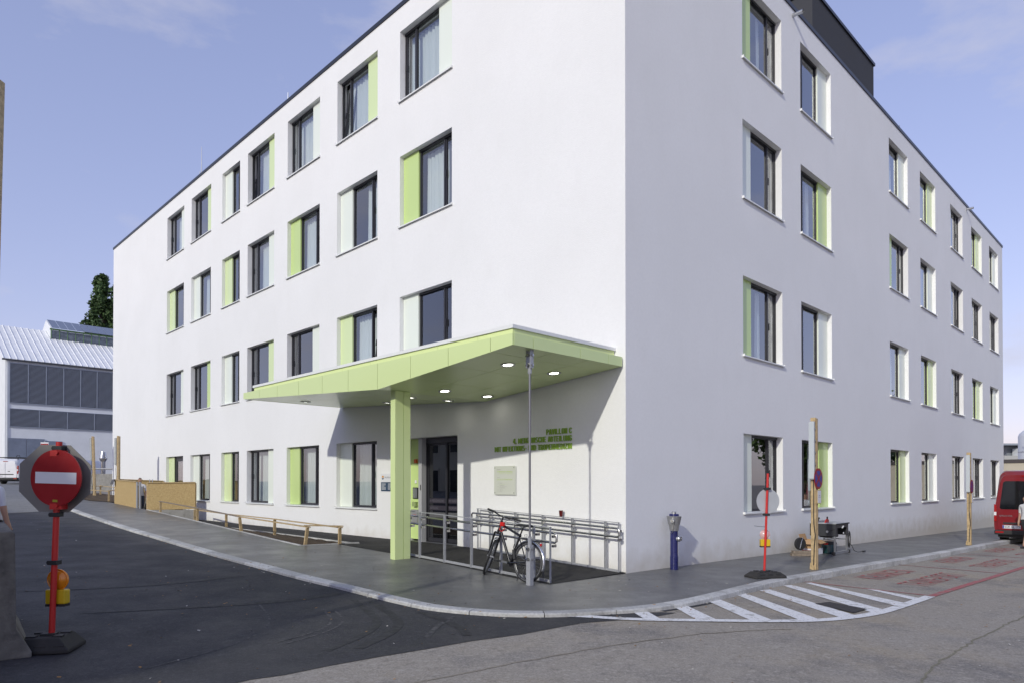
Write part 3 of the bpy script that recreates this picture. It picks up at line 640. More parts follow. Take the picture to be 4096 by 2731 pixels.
# roof things
ph = MB().box(11.24, 16.85, 1.0, 8, ROOF-.12, 17.16).build('roof_housing', mat('dark_render', (.045, .047, .055), .85, bump=(60, .4, .01), noise=(1, .1, 3)), B, Binv @ FRo)
MB().box(11.19, 16.90, .95, 8.05, 17.16, 17.26).build('coping', M['coping'], ph)
for t_, z_ in ((7.42, 14.02), (25.94, 14.08)):
    MB().tube([(t_, .02, z_), (t_, -.28, z_-.012)], .05, 14, cap=False).tube([(t_, .02, z_), (t_, -.279, z_-.012)], .044, 14, cap=False).build('rain_spout', M['alu'], B, Binv @ FRo, smooth=True)
for t_, F_, s_, h in ((21.56, FLo, -1, 1.3), (21.75, FLo, -1, .35), (13.9, FLo, -1, .45), (17.0, FRo, 1, .4), (22.6, FRo, 1, .35), (32, FRo, 1, .35)):
    MB().tube([(s_*t_, .18, ROOF-.05), (s_*t_, .18, ROOF+h*.4), (s_*t_, .18, ROOF+h)], [.024, .018, .012], 6).build('lightning_rod', M['alu'], B, Binv @ F_)
MB().tube([(16.6, 1.4, 17.26), (16.6, 1.4, 17.7)], .012, 6).build('lightning_rod', M['alu'], B, Binv @ FRo)
# wall lettering -----------------------------------------------------
WLt = thing('wall_lettering', 'raised green capital letters in three lines on the white wall under the canopy', 'lettering', FL(1.31, 0, 0))
lg = mat('letter_green', (.27, .43, .06), .35)
WD = {'I': .34, '.': .34, ' ': .45, 'M': 1.25, '-': .6}
for s_, wd, z_ in (('PAVILLON C', .68, 2.675), ('4. MEDIZINISCHE ABTEILUNG', 1.66, 2.525), ('MIT INFEKTIONS- UND TROPENMEDIZIN', 2.24, 2.365)):
    tot = sum(WD.get(c, 1) for c in s_) + .30*(len(s_)-1); u = wd/tot; x = -wd; hh = .112; sw_ = min(.0185, u*.30); ln_ = bpy.data.objects.new('text_line', None); COL.objects.link(ln_); ln_.parent = WLt
    for c in s_:
        cw = WD.get(c, 1)*u
        if c != ' ':
            mb = MB()
            for q, (p0, p1) in enumerate(GL[c]):
                mb.bar((x+p0[0]*cw, -.016-q*.0004, z_+p0[1]*hh), (x+p1[0]*cw, -.016-q*.0004, z_+p1[1]*hh), sw_ if p0[1] != p1[1] else .016, .024, (0, 1, 0))
            mb.build('letter', lg, ln_)
        x += cw + .30*u
# acrylic plaque
pq = thing('wall_plaque', 'frosted acrylic plaque with small green and grey text beside the entrance door', 'plaque', FL(3.56, 0, 1.42))
MB().box(0, .66, -.035, -.025, 0, .63).build('acrylic_plate', mat('acrylic', (.62, .64, .57), .2, coat=.5), pq, bev=.002)
MB().box(.02, .68, -.022, -.014, -.015, .62).build('back_plate', mat('acrylic_back', (.66, .68, .64), .3), pq)
for x in (.03, .63):
    for z in (.04, .59): MB().tube([(x, 0, z), (x, -.042, z)], .009, 8).build('screw', M['black'], pq)
gt = mat('plaque_green', (.42, .60, .03), .5); yt = mat('plaque_grey', (.25, .24, .22), .6); lgt = mat('plaque_pale_green', (.52, .63, .30), .5)
for s_, x, z, wd, h, m_ in (('Pavillon C', .10, .545, .13, .022, yt), ('4. Medizinische Abteilung', .10, .49, .48, .034, gt), ('mit Infektions- und Tropenmedizin', .145, .455, .435, .022, lgt), ('Vorstand', .10, .37, .08, .014, yt), ('Univ.-Doz. Dr. Christoph Wenisch', .10, .32, .48, .030, gt), ('EG', .125, .247, .02, .012, yt), ('Ambulanz', .18, .247, .085, .014, yt), ('Montag bis Freitag, 8 - 13 Uhr', .18, .223, .25, .013, lgt), ('Abteilungsleitung', .18, .20, .15, .014, yt), ('1. OG', .105, .165, .04, .012, yt), ('Überwachungsstation C 11', .18, .165, .23, .014, yt), ('Immunstation C 12', .18, .14, .16, .014, yt), ('2. OG', .105, .10, .04, .012, yt), ('Station C 21', .18, .10, .10, .014, yt), ('3. OG', .105, .073, .04, .012, yt), ('Station C 31', .18, .073, .10, .014, yt)):
    text('text_line', s_, T(x, -.0362, z), pq, m_, wid=wd, hei=h)
ts = thing('clinic_sign', 'small white and dark blue clinic sign on the wall beside the green column', 'sign', FL(8.05, 0, 1.46))
MB().box(0, .62, -.02, -.004, .24, .47).build('white_board', M['whitesign'], ts); MB().box(0, .62, -.021, -.004, 0, .237).build('blue_board', mat('board_blue', (.035, .07, .12), .4), ts)
for k in range(7):
    a = radians(20 + k*23); MB().bar((.09+.012*cos(a), -.022, .36+.012*sin(a)), (.09+.052*cos(a), -.022, .36+.052*sin(a)), .014, .003, (0, 1, 0)).build('logo_petal', mat('petal', (.75, .33, .02), .5), ts)
MB().prism([(.09+.04*cos(pi+pi*k/10), .35+.04*sin(pi+pi*k/10)) for k in range(11)], -.023, -.02).build('logo_bowl', mat('logo_dark', (.05, .09, .14), .5), ts)
text('text_line', 'TROPENZE', T(.16, -.0215, .345), ts, mat('sign_grey', (.16, .17, .18), .5), wid=.34, hei=.04)
mb = MB()
for k in range(6): mb.box(.03, .03+(.2 if k != 2 else .13), -.0225, -.0212, .19-k*.03, .20-k*.03); mb.box(.33, .33+(.16 if k < 4 else .1), -.0225, -.0212, .19-k*.03, .20-k*.03)
mb.build('print_rows', M['whitesign'], ts)
# ================================================================== CANOPY
CP = thing('entrance_canopy', 'pale green panelled entrance canopy on one column with round downlights', 'canopy', FL(0, 0, 0))
TA, TV, TB_ = .05, 3.84, 10.1; NF = 2.92; ZT = 4.03
def zs(t): return 3.85 + (3.515-3.85)*(t-TA)/(TV-TA) if t < TV else 3.515 + (3.87-3.515)*(t-TV)/(TB_-TV)
J = [TA, .57, 1.65, 2.75, TV, 4.93, 6.0, 7.08, 8.16, 9.15, TB_]
g_ = .012
for a, b in zip(J, J[1:]):      # front fascia
    a2, b2 = a+g_/2, b-g_/2
    MB().prism([(-a2, zs(a2)), (-a2, ZT), (-b2, ZT), (-b2, zs(b2))], -NF, -NF+.02).build('fascia_panel', M['canopy'], CP)
NN = [.035, .45, 1.26, 2.45, NF-.024]
for t_, sgn in ((TA, 1), (TB_, -1)):
    for a, b in zip(NN, NN[1:]):
        x0, x1 = sorted((-t_, -t_-sgn*.02)); MB().box(x0, x1, -b+g_/2, -a-g_/2, zs(t_)+.0, ZT).build('fascia_panel', M['canopy'], CP)
NS_ = [.02, .98, 1.95, NF-.022]
for a, b in zip(J, J[1:]):      # soffit panels
    a2, b2 = max(a, TA+.022)+g_/2, min(b, TB_-.022)-g_/2
    for n0, n1 in zip(NS_, NS_[1:]):
        n0 += g_/2; n1 -= g_/2
        za, zb = zs(a2)+.006, zs(b2)+.006
        MB().add([(-a2, -n0, za), (-b2, -n0, zb), (-b2, -n1, zb), (-a2, -n1, za), (-a2, -n0, za+.015), (-b2, -n0, zb+.015), (-b2, -n1, zb+.015), (-a2, -n1, za+.015)], [(0, 1, 2, 3), (7, 6, 5, 4), (0, 4, 5, 1), (1, 5, 6, 2), (2, 6, 7, 3), (3, 7, 4, 0)]).build('soffit_panel', M['canopy'], CP)
mb = MB()
for a, b in ((TA+.03, TV), (TV, TB_-.03)): mb.add([(-a, -.01, zs(a)+.03), (-b, -.01, zs(b)+.03), (-b, -NF+.03, zs(b)+.03), (-a, -NF+.03, zs(a)+.03)], [(0, 1, 2, 3)])
mb.build('soffit_backing', M['black'], CP)
MB().box(-TB_+.05, -TA-.05, -NF+.05, -.005, ZT-.05, ZT-.01).build('roof_deck', M['grey'], CP)
bandlit = mat('band_sunlit', (.76, .87, .40), .35)  # canopy green made lighter, the upright face's lit look put into the colour
bj = [TA+.2, 1.1, 2.2, 3.3, 4.4, 5.5, 6.6, 7.7, 8.8, TB_-.2]
for a, b in zip(bj, bj[1:]): MB().box(-b+.003, -a-.003, -NF+.20, -NF+.22, ZT-.03, 4.165).build('upper_band', bandlit, CP)
for a, b in ((.02, 1.0), (1.0, 1.9), (1.9, NF-.222)):
    MB().box(-TA-.22, -TA-.2, -b+.003, -a-.003, ZT-.03, 4.165).build('upper_band', bandlit, CP); MB().box(-TB_+.2, -TB_+.22, -b+.003, -a-.003, ZT-.03, 4.165).build('upper_band', bandlit, CP)
for a, b in ((TA+.17, 2.3), (2.3, 4.9), (4.9, 7.5), (7.5, TB_-.17)): MB().box(-b+.002, -a-.002, -NF+.17, -NF+.29, 4.167, 4.225).build('flashing', M['white'], CP)
for t_ in (TA+.17, TB_-.29):
    MB().box(-t_-.12, -t_, -NF+.292, -.01, 4.167, 4.225).build('flashing', M['white'], CP)
glow = mat('downlight_glow', (.9, .92, .85), .4, emit=((1.0, .98, .86), 10.0))
for t_, n_ in ((1.05, 2.05), (1.08, .80), (3.35, 1.62), (3.36, .42), (4.55, .55), (4.75, 1.45), (6.73, .72), (9.0, 1.73)):
    sl_ = (3.515-3.85)/(TV-TA) if t_ < TV else (3.87-3.515)/(TB_-TV); mx = T(-t_, -n_, zs(t_)+.004) @ Ry(math.atan(sl_))
    ring = MB().lathe([(.135, -.012), (.135, .02), (.088, .02), (.088, -.008), (.115, -.018), (.135, -.012)], 28, cap=False).build('downlight', M['alu'], CP, mx, smooth=True)
    MB().lathe([(.001, -.005), (.087, -.005), (.087, .004), (.001, .004)], 24).build('lamp_lens', glow, ring)
cz = hp(*PL(3.85, 2.4)[:2])
# column: two clad halves with a shadow gap
zc = zs(3.85) + .004
colp = MB().box(-3.925, -3.765, -2.55, -2.355, cz-.02, zc).box(-3.925, -3.765, -2.340, -2.18, cz-.02, zc).box(-3.91, -3.78, -2.53, -2.19, cz-.02, zc-.01).build('column', M['canopy'], CP)
# tie rod
zr = hp(*PL(.13, 2.42)[:2]); tr = MB()
tr.tube([(-.16, -2.42, zr+.78), (-.16, -2.42, 3.50)], .019, 12)
tie = tr.build('tie_rod', mat('rod_steel', (.20, .20, .215), .4, .3), CP, smooth=True)
MB().box(-.205, -.195, -2.46, -2.38, zr-.02, zr+.66).box(-.125, -.115, -2.46, -2.38, zr-.02, zr+.66).box(-.195, -.125, -2.462, -2.452, zr-.02, zr+.40).build('foot_bracket', M['steel'], tie)
MB().box(-.19, -.13, -2.435, -2.405, zr+.36, zr+.80).build('rod_eye', M['steel'], tie)
MB().box(-.19, -.13, -2.435, -2.405, 3.46, 3.64).build('rod_eye', M['steel'], tie); MB().box(-.21, -.198, -2.46, -2.38, 3.55, 3.86).box(-.122, -.11, -2.46, -2.38, 3.55, 3.86).build('top_bracket', M['steel'], tie)
for z in (zr+.43, zr+.60, 3.60, 3.76):
    MB().tube([(-.24, -2.42, z), (-.08, -2.42, z)], .022, 6).tube([(-.16, -2.445, z), (-.16, -2.49, z)], .024, 6).build('bolt', M['inox'], tie)
# ================================================================== RAILS
def rail(label, n0, tl, posts, tube_n, t0=0.08, t1=4.05):
    r_ = thing('handrail', label, 'handrail', None, 'steel ramp rails at the entrance')
    def P(t, n_, h): return PL(t, n_, zpath(t) + h)
    mb = MB(); mb.bar(P(t0, n0, .93), P(t1, n0, .93), .045, .012); mb.build('top_bar', M['steel'], r_)
    MB().bar(P(t0, n0, .03), P(t1, n0, .03), .012, .045).build('bottom_bar', M['steel'], r_)
    for t in posts:
        mb = MB()
        for dt in ((-.013, .013) if t not in (posts[0], posts[-1]) else (0,)): mb.bar(P(t+dt, n0, -.05), P(t+dt, n0, .924), .010, .042, (nL.x, nL.y, 0))
        mb.build('post', M['steel'], r_)
    e = .05
    for h in (.0,):
        pts = [P(t1+.06, tube_n, .83), P(t0-.02, tube_n, .83), P(t0-.06, tube_n, .80), P(t0-.06, tube_n, .70), P(t0-.02, tube_n, .67), P(t1+.06, tube_n, .67), P(t1+.10, tube_n, .70), P(t1+.10, tube_n, .80)]
        MB().tube(pts, .021, 12, closed=True).build('rail_tube', M['inox'], r_, smooth=True)
    for t in posts:
        for h in (.83, .67): MB().bar(P(t-.05, n0, h-.05), P(t-.05, tube_n, h-.05), .04, .04).bar(P(t-.05, tube_n, h-.05), P(t-.05, tube_n, h-.015), .012, .012).build('bracket', M['inox'], r_)
    return r_
rail('grey steel ramp rail standing free behind the parked bicycle', 2.0, 0, [4.03, 3.68, 2.88, 2.08, 1.28, .47, .09], 1.92)
rail('grey steel ramp rail fixed along the white wall with a cup on it', .10, 0, [4.03, 3.62, 2.82, 2.02, 1.22, .40, .09], .18)
t_ = 1.52; p = PL(t_, .10, zpath(t_)+.937)
tag(MB().lathe([(.030, 0), (.031, .003), (.042, .115), (.045, .118), (.045, .122)], 20).build('paper_cup', mat('cup', (.13, .012, .012), .35), None, T(*p), smooth=True), 'dark red paper cup left on the wall handrail', 'cup')
# ================================================================== BICYCLE
def bicycle():
    P0 = PL(.37, 2.28); P0.z = hp(P0.x, P0.y)
    base = frame(P0, dL) @ Ry(-.035) @ Rx(radians(5))          # x forward, y left (towards the road), leaning to the rail
    b = thing('bicycle', 'black trekking bicycle with silver mudguards leaning at the ramp rail', 'bicycle', base)
    BK, AL = M['blackg'], M['alu']; chrome = mat('mudguard_silver', (.62, .63, .65), .2, .9)
    def wheel(mx, name):
        w_ = MB(); ring = [(.318*cos(a), 0, .318*sin(a)) for a in [2*pi*i/40 for i in range(40)]]
        w = MB().tube([(.325*cos(2*pi*i/44), 0, .325*sin(2*pi*i/44)) for i in range(44)], .021, 8, closed=True).build(name, M['black'], b, mx, smooth=True)
        MB().tube([(.297*cos(2*pi*i/44), 0, .297*sin(2*pi*i/44)) for i in range(44)], .011, 6, closed=True).build('rim', mat('rim_grey', (.10, .10, .105), .35, .5), w, smooth=True)
        MB().tube([(.3085*cos(2*pi*i/44), .019, .3085*sin(2*pi*i/44)) for i in range(44)], .0028, 5, closed=True).build('reflex_stripe', mat('reflex', (.30, .30, .31), .5), w)
        sp = MB()
        for i in range(28):
            a = 2*pi*i/28; a2 = a + (.55 if i % 2 else -.55); sy = .028 if (i//2) % 2 else -.028
            sp.tube([(.02*cos(a2), sy, .02*sin(a2)), (.292*cos(a), 0, .292*sin(a))], .0013, 4)
        sp.build('spokes', M['alu'], w); MB().tube([(0, -.06, 0), (0, .06, 0)], .018, 10).build('hub', AL, w, smooth=True)
        return w
    rw = T(0, 0, .346); wheel(rw, 'wheel')
    # steering assembly turned to the right
    A = Vector((.755, 0, .88)); Bt = Vector((.70, 0, 1.04)); ax = (Bt - A).normalized()
    st = T(*A) @ Matrix.Rotation(radians(-52), 4, ax) @ T(*(-A))
    fh = Vector((1.02, 0, .346))
    f2 = st @ T(*fh); wheel(f2, 'wheel')
    mb = MB()
    for y in (-.055, .055): mb.tube([(.80, y, .76), (.865, y, .66), (1.02, y, .346)], [.019, .018, .013], 10)
    mb.tube([(.80, -.06, .765), (.80, .06, .765)], .02, 10); mb.tube([A, (.80, 0, .76)], .02, 10)
    mb.build('fork', BK, b, st, smooth=True)
    def guard(c, a0, a1, r0, wd, nm, mx):
        g = MB(); n_ = 18
        for i in range(n_+1):
            a = a0 + (a1-a0)*i/n_
            for y, dr in ((-wd, -.012), (-wd*.5, .004), (0, .008), (wd*.5, .004), (wd, -.012)): g.v.append((c[0]+(r0+dr)*cos(a), y, c[2]+(r0+dr)*sin(a)))
        for i in range(n_):
            for j in range(4): g.f.append((i*5+j, i*5+j+1, (i+1)*5+j+1, (i+1)*5+j)); g.mi.append(0)
        o = g.build(nm, chrome, b, mx, smooth=True); m = o.modifiers.new('t', 'SOLIDIFY'); m.thickness = .002; return o
    guard(fh, radians(-15), radians(125), .362, .03, 'mudguard', st); guard((0, 0, .346), radians(25), radians(200), .362, .03, 'mudguard', Matrix())
    MB().bar((-.345, 0, .22), (-.365, 0, .13), .05, .004, (1, 0, 0)).build('mud_flap', M['black'], b)
    MB().bar((1.375, 0, .26), (1.36, 0, .15), .05, .004, (1, 0, 0)).build('mud_flap', M['black'], b, st)
    # frame
    BB = Vector((.43, 0, .285)); ST_ = Vector((.235, 0, .79)); HT = Vector((.715, 0, .985)); HB = Vector((.765, 0, .845))
    mb = MB(); mb.tube([HT, HB], .024, 12); mb.tube([(.735, 0, .93), (.23, 0, .76)], .021, 12); mb.tube([(.758, 0, .87), BB], .025, 12); mb.tube([ST_, BB], .019, 12)
    for y in (-.055, .055):
        mb.tube([BB + Vector((0, y*.5, 0)), Vector((0, y, .346))], [.014, .01], 8); mb.tube([Vector((.245, y*.4, .75)), Vector((0, y, .346))], [.011, .009], 8)
    mb.tube([BB + Vector((0, -.04, 0)), BB + Vector((0, .04, 0))], .025, 12)
    mb.build('frame', BK, b, smooth=True)
    text('frame_lettering', 'CUBE', frame(Vector((.70, .0262, .755)), (-1, 0, 0)) @ Ry(radians(60)), b, M['grey'], wid=.16, hei=.022) if False else None
    MB().tube([ST_, (.205, 0, .865), (.195, 0, .90)], .0135, 10).build('seat_post', BK, b, smooth=True)
    # saddle
    mb = MB(); prof = [(.36, .016, .0), (.29, .028, .014), (.21, .042, .014), (.12, .08, .010), (.05, .098, .018), (.01, .088, .016)]
    for x, wd, dz in prof:
        for y, z in ((-1, -.03), (-.7, 0), (0, .012), (.7, 0), (1, -.03)): mb.v.append((x, y*wd, .945 + z + dz))
    for i in range(len(prof)-1):
        for j in range(4): mb.f.append((i*5+j, i*5+j+1, (i+1)*5+j+1, (i+1)*5+j)); mb.mi.append(0)
    sd = mb.build('saddle', M['black'], b, smooth=True); m = sd.modifiers.new('t', 'SOLIDIFY'); m.thickness = .02; sd.modifiers.new('s', 'SUBSURF').levels = 1
    MB().tube([(.30, 0, .93), (.2, .02, .905), (.08, .03, .935)], .005, 6).tube([(.30, 0, .93), (.2, -.02, .905), (.08, -.03, .935)], .005, 6).build('saddle_rails', AL, b)
    # handlebar
    mb = MB(); mb.tube([HT, Bt], .015, 10); mb.tube([Bt, Bt + Vector((.07, 0, .02))], .016, 10); c = Bt + Vector((.07, 0, .02))
    bar = [c + Vector((-.06, -.31, .035)), c + Vector((-.01, -.2, .035)), c + Vector((.01, -.1, .012)), c, c + Vector((.01, .1, .012)), c + Vector((-.01, .2, .035)), c + Vector((-.06, .31, .035))]
    mb.tube(bar, .012, 8); hb = mb.build('handlebar', BK, b, st, smooth=True)
    for s_ in (-1, 1):
        e0 = c + Vector((-.06, .31*s_, .035)); e1 = c + Vector((-.025, .20*s_, .035))
        MB().tube([e0, e1], .018, 8).build('grip', M['black'], hb, smooth=True); MB().tube([e1 + Vector((.02, 0, 0)), e1 + Vector((.05, .01*s_, -.03)), e1 + Vector((.03, .09*s_, -.045))], .006, 6).tube([e1 + Vector((-.02, -.02*s_, 0)), e1 + Vector((.03, -.04*s_, .0))], .017, 8).build('brake_lever', M['black'], hb)
    cb = MB()
    for y in (-.12, .12): cb.tube([c + Vector((.03, y, .01)), c + Vector((.11, y*.4, -.05)), Vector((.79, y*.1, .93)), Vector((.80, .03, .78))], .003, 5)
    cb.build('brake_cable', M['black'], b, st)
    # cranks, pedals, chain
    mb = MB(); mb.lathe([(.03, -.004), (.09, -.004), (.09, .004), (.03, .004)], 28, T(.43, -.06, .285) @ Rx(pi/2)); mb.build('chainring', M['black'], b, smooth=True)
    MB().bar((.43, .07, .285), (.60, .085, .30), .012, .028).build('crank', AL, b); MB().bar((.43, -.075, .285), (.262, -.085, .27), .012, .028).build('crank', AL, b)
    MB().box(.56, .65, .095, .18, .29, .312).build('pedal', M['black'], b, bev=.004); MB().box(.215, .305, -.185, -.095, .258, .28).build('pedal', M['black'], b, bev=.004)
    MB().tube([(.43, -.06, .375), (0, -.06, .385)], .005, 5).tube([(.43, -.06, .196), (.0, -.06, .25), (-.02, -.06, .31)], .005, 5).build('chain', mat('chain', (.09, .085, .08), .5, .7), b)
    MB().lathe([(.02, -.015), (.045, -.015), (.03, .015), (.02, .015)], 18, T(0, -.055, .346) @ Rx(pi/2)).build('sprocket', M['alu'], b)
    # carrier
    mb = MB()
    for y in (-.05, .05): mb.tube([(.20, y*.6, .73), (.12, y, .715), (-.22, y, .70)], .006, 6)
    mb.tube([(-.22, -.05, .70), (-.24, 0, .70), (-.22, .05, .70)], .006, 6); mb.tube([(.1, 0, .712), (-.22, 0, .70)], .005, 6); mb.tube([(.14, -.03, .72), (.17, -.03, .79), (.08, 0, .80), (.06, .03, .715)], .004, 6)
    for y in (-.065, .065):
        for x in (.04, -.10): mb.tube([(x, y*.8, .71), (.0, y, .36)], .005, 6)
    mb.build('carrier', M['black'], b)
    MB().lathe([(.022, 0), (.026, .012), (.012, .025)], 14, T(-.245, 0, .655) @ Ry(-pi/2)).build('rear_light', mat('tail_red', (.5, .01, .01), .2), b)
    red = mat('lock_red', (.6, .015, .01), .35)
    MB().box(.60, .69, .03, .075, .895, .965).build('folding_lock', red, b, bev=.008)
    MB().tube([(.68, .05, .90), (.70, .06, .83), (.64, .06, .80), (.58, .04, .87)], .007, 6).build('lock_link', red, b)
    MB().tube([(.30, .03, .36), (.335, .03, .52)], .032, 12).build('bottle', M['black'], b, smooth=True); MB().tube([(.335, .03, .52), (.35, .03, .56), (.33, .03, .62)], .007, 6).build('pump_hose', M['black'], b)
    MB().tube([(.14, .06, .25), (.10, .13, .02)], .009, 8).build('kick_stand', M['black'], b)
bicycle()
# ================================================================== HYDRANT
def hydrant():
    z0 = hp(3.196, 13.476); h = thing('fire_hydrant', 'blue pillar hydrant with silver head by the white wall', 'hydrant', frame(Vector((3.196, 13.476, z0)), (1, 0)))
    MB().lathe([(.080, -.03), (.080, .26), (.077, .262), (.074, .30), (.074, .78)], 28).build('pillar', M['blue'], h, smooth=True)
    sg = mat('cast_silver', (.36, .36, .36), .42, .7, noise=(30, .12, 3))
    MB().lathe([(.076, .76), (.086, .765), (.098, .86), (.102, .88), (.112, .885), (.142, 1.03), (.146, 1.045), (.138, 1.052), (.09, 1.056)], 28).build('head', sg, h, smooth=True)
    mb = MB()
    for k in range(6):
        a = k*pi/3 + .3; mb.bar((.085*cos(a), .085*sin(a), .77), (.103*cos(a), .103*sin(a), .875), .028, .012, (cos(a), sin(a), 0))
    mb.build('head_ribs', sg, h)
    MB().lathe([(.092, 1.054), (.096, 1.062), (.096, 1.085), (.085, 1.098), (.04, 1.10)], 24).build('cap', M['blue'], h, smooth=True); MB().lathe([(.045, 1.098), (.046, 1.13), (.03, 1.142), (.012, 1.143)], 8).build('spindle_cap', M['alu'], h)
    for a, z, s_ in ((radians(-115), .965, 1.0), (radians(-35), .61, 1.25)):
        u = Vector((cos(a), sin(a), 0)); r0 = .10 if z > .9 else .06; p = Vector((0, 0, z))
        o = MB().tube([p + u*r0, p + u*(r0+.035)], [.042*s_, .042*s_], 18).tube([p + u*(r0+.035), p + u*(r0+.05), p + u*(r0+.075)], [.047*s_, .048*s_, .036*s_], 18).build('outlet', M['alu'], h, smooth=True)
        MB().tube([p + u*(r0+.07), p + u*(r0+.10)], .016, 6).bar(p + u*(r0+.095) - Vector((0, 0, .035)), p + u*(r0+.095) + Vector((0, 0, .035)), .012, .012, (u.x, u.y, 0)).build('outlet_nut', M['inox'], o)
    MB().tube([(-.03, -.14, .93), (-.05, -.13, .80), (-.06, -.10, .73), (-.09, -.08, .73), (-.10, -.07, .82)], .005, 6).build('chain', M['inox'], h)
    MB().prism([(.02, .93), (.11, .97), (.11, 1.02), (.03, 1.02)], -.150, -.146).build('emblem', mat('emblem', (.16, .16, .17), .5), h, Rz(radians(40)) @ T(-.06, .03, 0))
hydrant()
# ================================================================== TRAFFIC SIGNS ON RUBBER FEET
def rubber_foot(par, mx, L_=.62, W_=.40, H_=.115):
    mb = MB(); b = .10
    mb.add([(-L_/2, -W_/2, 0), (L_/2, -W_/2, 0), (L_/2, W_/2, 0), (-L_/2, W_/2, 0), (-L_/2, -W_/2, .035), (L_/2, -W_/2, .035), (L_/2, W_/2, .035), (-L_/2, W_/2, .035), (-L_/2+b, -W_/2+.05, H_), (L_/2-b, -W_/2+.05, H_), (L_/2-b, W_/2-.05, H_), (-L_/2+b, W_/2-.05, H_)],
           [(3, 2, 1, 0), (0, 1, 5, 4), (1, 2, 6, 5), (2, 3, 7, 6), (3, 0, 4, 7), (4, 5, 9, 8), (5, 6, 10, 9), (6, 7, 11, 10), (7, 4, 8, 11), (8, 9, 10, 11)])
    o = mb.build('foot', mat('foot_rubber', (.028, .027, .026), .8, noise=(12, .3, 5)), par, mx, bev=.012)
    for x in (-.17, 0, .17): MB().box(x-.05, x+.05, -W_/2+.012, -W_/2+.03, .035, .085).build('foot_pocket', M['black'], o, bev=.004)
    for x in (-.12, .12):
        for y in (-.13, .06): MB().box(x-.045, x+.045, y, y+.07, H_-.004, H_+.014).build('foot_lug', M['black'], o, bev=.004)
    MB().box(-.07, .07, -.05, .05, H_-.004, H_+.02).build('foot_socket', M['black'], o, bev=.004); return o
def clamp(par, x, z, y=0, m='black'): return MB().box(x-.05, x+.05, y-.04, y+.045, z-.022, z+.022).box(x-.07, x-.05, y-.02, y+.02, z-.012, z+.012).build('clamp', M[m], par, bev=.004)
def lamp(par, x, y, z, s, lens, ring):
    o = MB().box(x-.09*s, x+.09*s, y-.045, y+.045, z-.13*s, z+.0*s).build('lamp_box', M['yellow'], par, bev=.012*s); MB().box(x-.088*s, x+.088*s, y-.043, y+.043, z-.15*s, z-.13*s).build('box_base', M['black'], o)
    l_ = MB().lathe([(.085*s, -.03), (.088*s, -.012), (.08*s, .012), (.05*s, .034), (.01, .045)], 28, T(x, y, z+.085*s) @ Rx(pi/2)).build('lamp_lens', lens, par, smooth=True)
    MB().tube([(x+.09*s*cos(2*pi*i/28), y, z+.085*s+.09*s*sin(2*pi*i/28)) for i in range(28)], .008*s, 6, closed=True).build('lens_ring', ring, l_, smooth=True)
zb = hr(-4.72, 7.0) + .006
ne = thing('no_entry_sign', 'red no entry sign with white bar on a red pole by the concrete barrier', 'sign', T(-4.70, 7.0, zb))
rubber_foot(ne, T(-.02, -.02, 0) @ Rz(radians(12)), .52, .46, .15)
MB().tube([(-.012, 0, .05), (.055, 0, 2.12)], .029, 16).build('pole', M['redp'], ne, smooth=True)
def disc(r, th, n=48): return [(r*cos(2*pi*i/n), r*sin(2*pi*i/n)) for i in range(n)]
dmx = T(.062, -.055, 1.75) @ Rz(radians(-8)) @ Ry(radians(1.5))
dk = MB().prism(disc(.288, 0), -.004, .008).build('disc', M['redsign'], ne, dmx)
MB().box(-.232, .232, -.0065, -.0045, -.058, .058).build('bar', M['whitesign'], dk); MB().box(-.028, .028, -.006, -.0045, -.245, -.222).build('sticker', mat('sticker', (.35, .33, .03), .5), dk)
text('sticker_print', 'AP', T(-.02, -.0065, -.24), dk, M['black'], wid=.03, hei=.012) if False else None
omx = T(-.03, .06, 1.745) @ Rz(radians(-8)) @ Ry(radians(1.5))
MB().prism([(.445*cos(radians(22.5+45*i)), .375*sin(radians(22.5+45*i))) for i in range(8)], 0, .005).build('octagon', mat('sign_back', (.22, .215, .20), .6, .2, noise=(5, .06, 3)), ne, omx)
for x, z, m_ in ((.055, 2.055, 'black'), (.028, 1.375, 'black'), (.012, .885, 'black')): clamp(ne, x, z)
for z in (2.0, 1.46): MB().box(.0, .12, -.06, .04, z-.03, z+.03).tube([(.075, -.08, z+.005), (.075, -.05, z+.005)], .016, 8).build('bracket', M['redp'], ne)
lamp(ne, -.0, .075, .60, 1.15, M['amber'], M['amber'])
zb = hp(4.63, 12.55)
rp = thing('sign_pole', 'red pole with round sign turned away, on a black rubber foot at the kerb', 'sign', T(4.63, 12.55, zb))
rubber_foot(rp, T(.02, 0, .0) @ Rz(radians(16)), .66, .36, .11)
MB().tube([(0, 0, .05), (.075, 0, 1.91)], .021, 14).build('pole', M['redp'], rp, smooth=True)
MB().prism(disc(.228, 0), 0, .005).build('disc_back', mat('sign_back_pale', (.46, .48, .50), .45, .2, noise=(4, .06, 3)), rp, T(.088, .035, 1.40) @ Rz(radians(10)))
MB().prism(disc(.224, 0), .006, .008).build('disc_face', M['redsign'], rp, T(.088, .035, 1.40) @ Rz(radians(10)))
clamp(rp, .065, 1.63); clamp(rp, .047, 1.155)
lamp(rp, .035, .05, .70, .98, mat('clear_amber', (.62, .42, .40), .12, coat=.6), mat('pink_ring', (.55, .35, .35), .3))
MB().tube([(.03, 0, .93), (-.08, -.02, .935), (-.19, -.03, .95)], .004, 5).build('cable_tie', M['black'], rp)
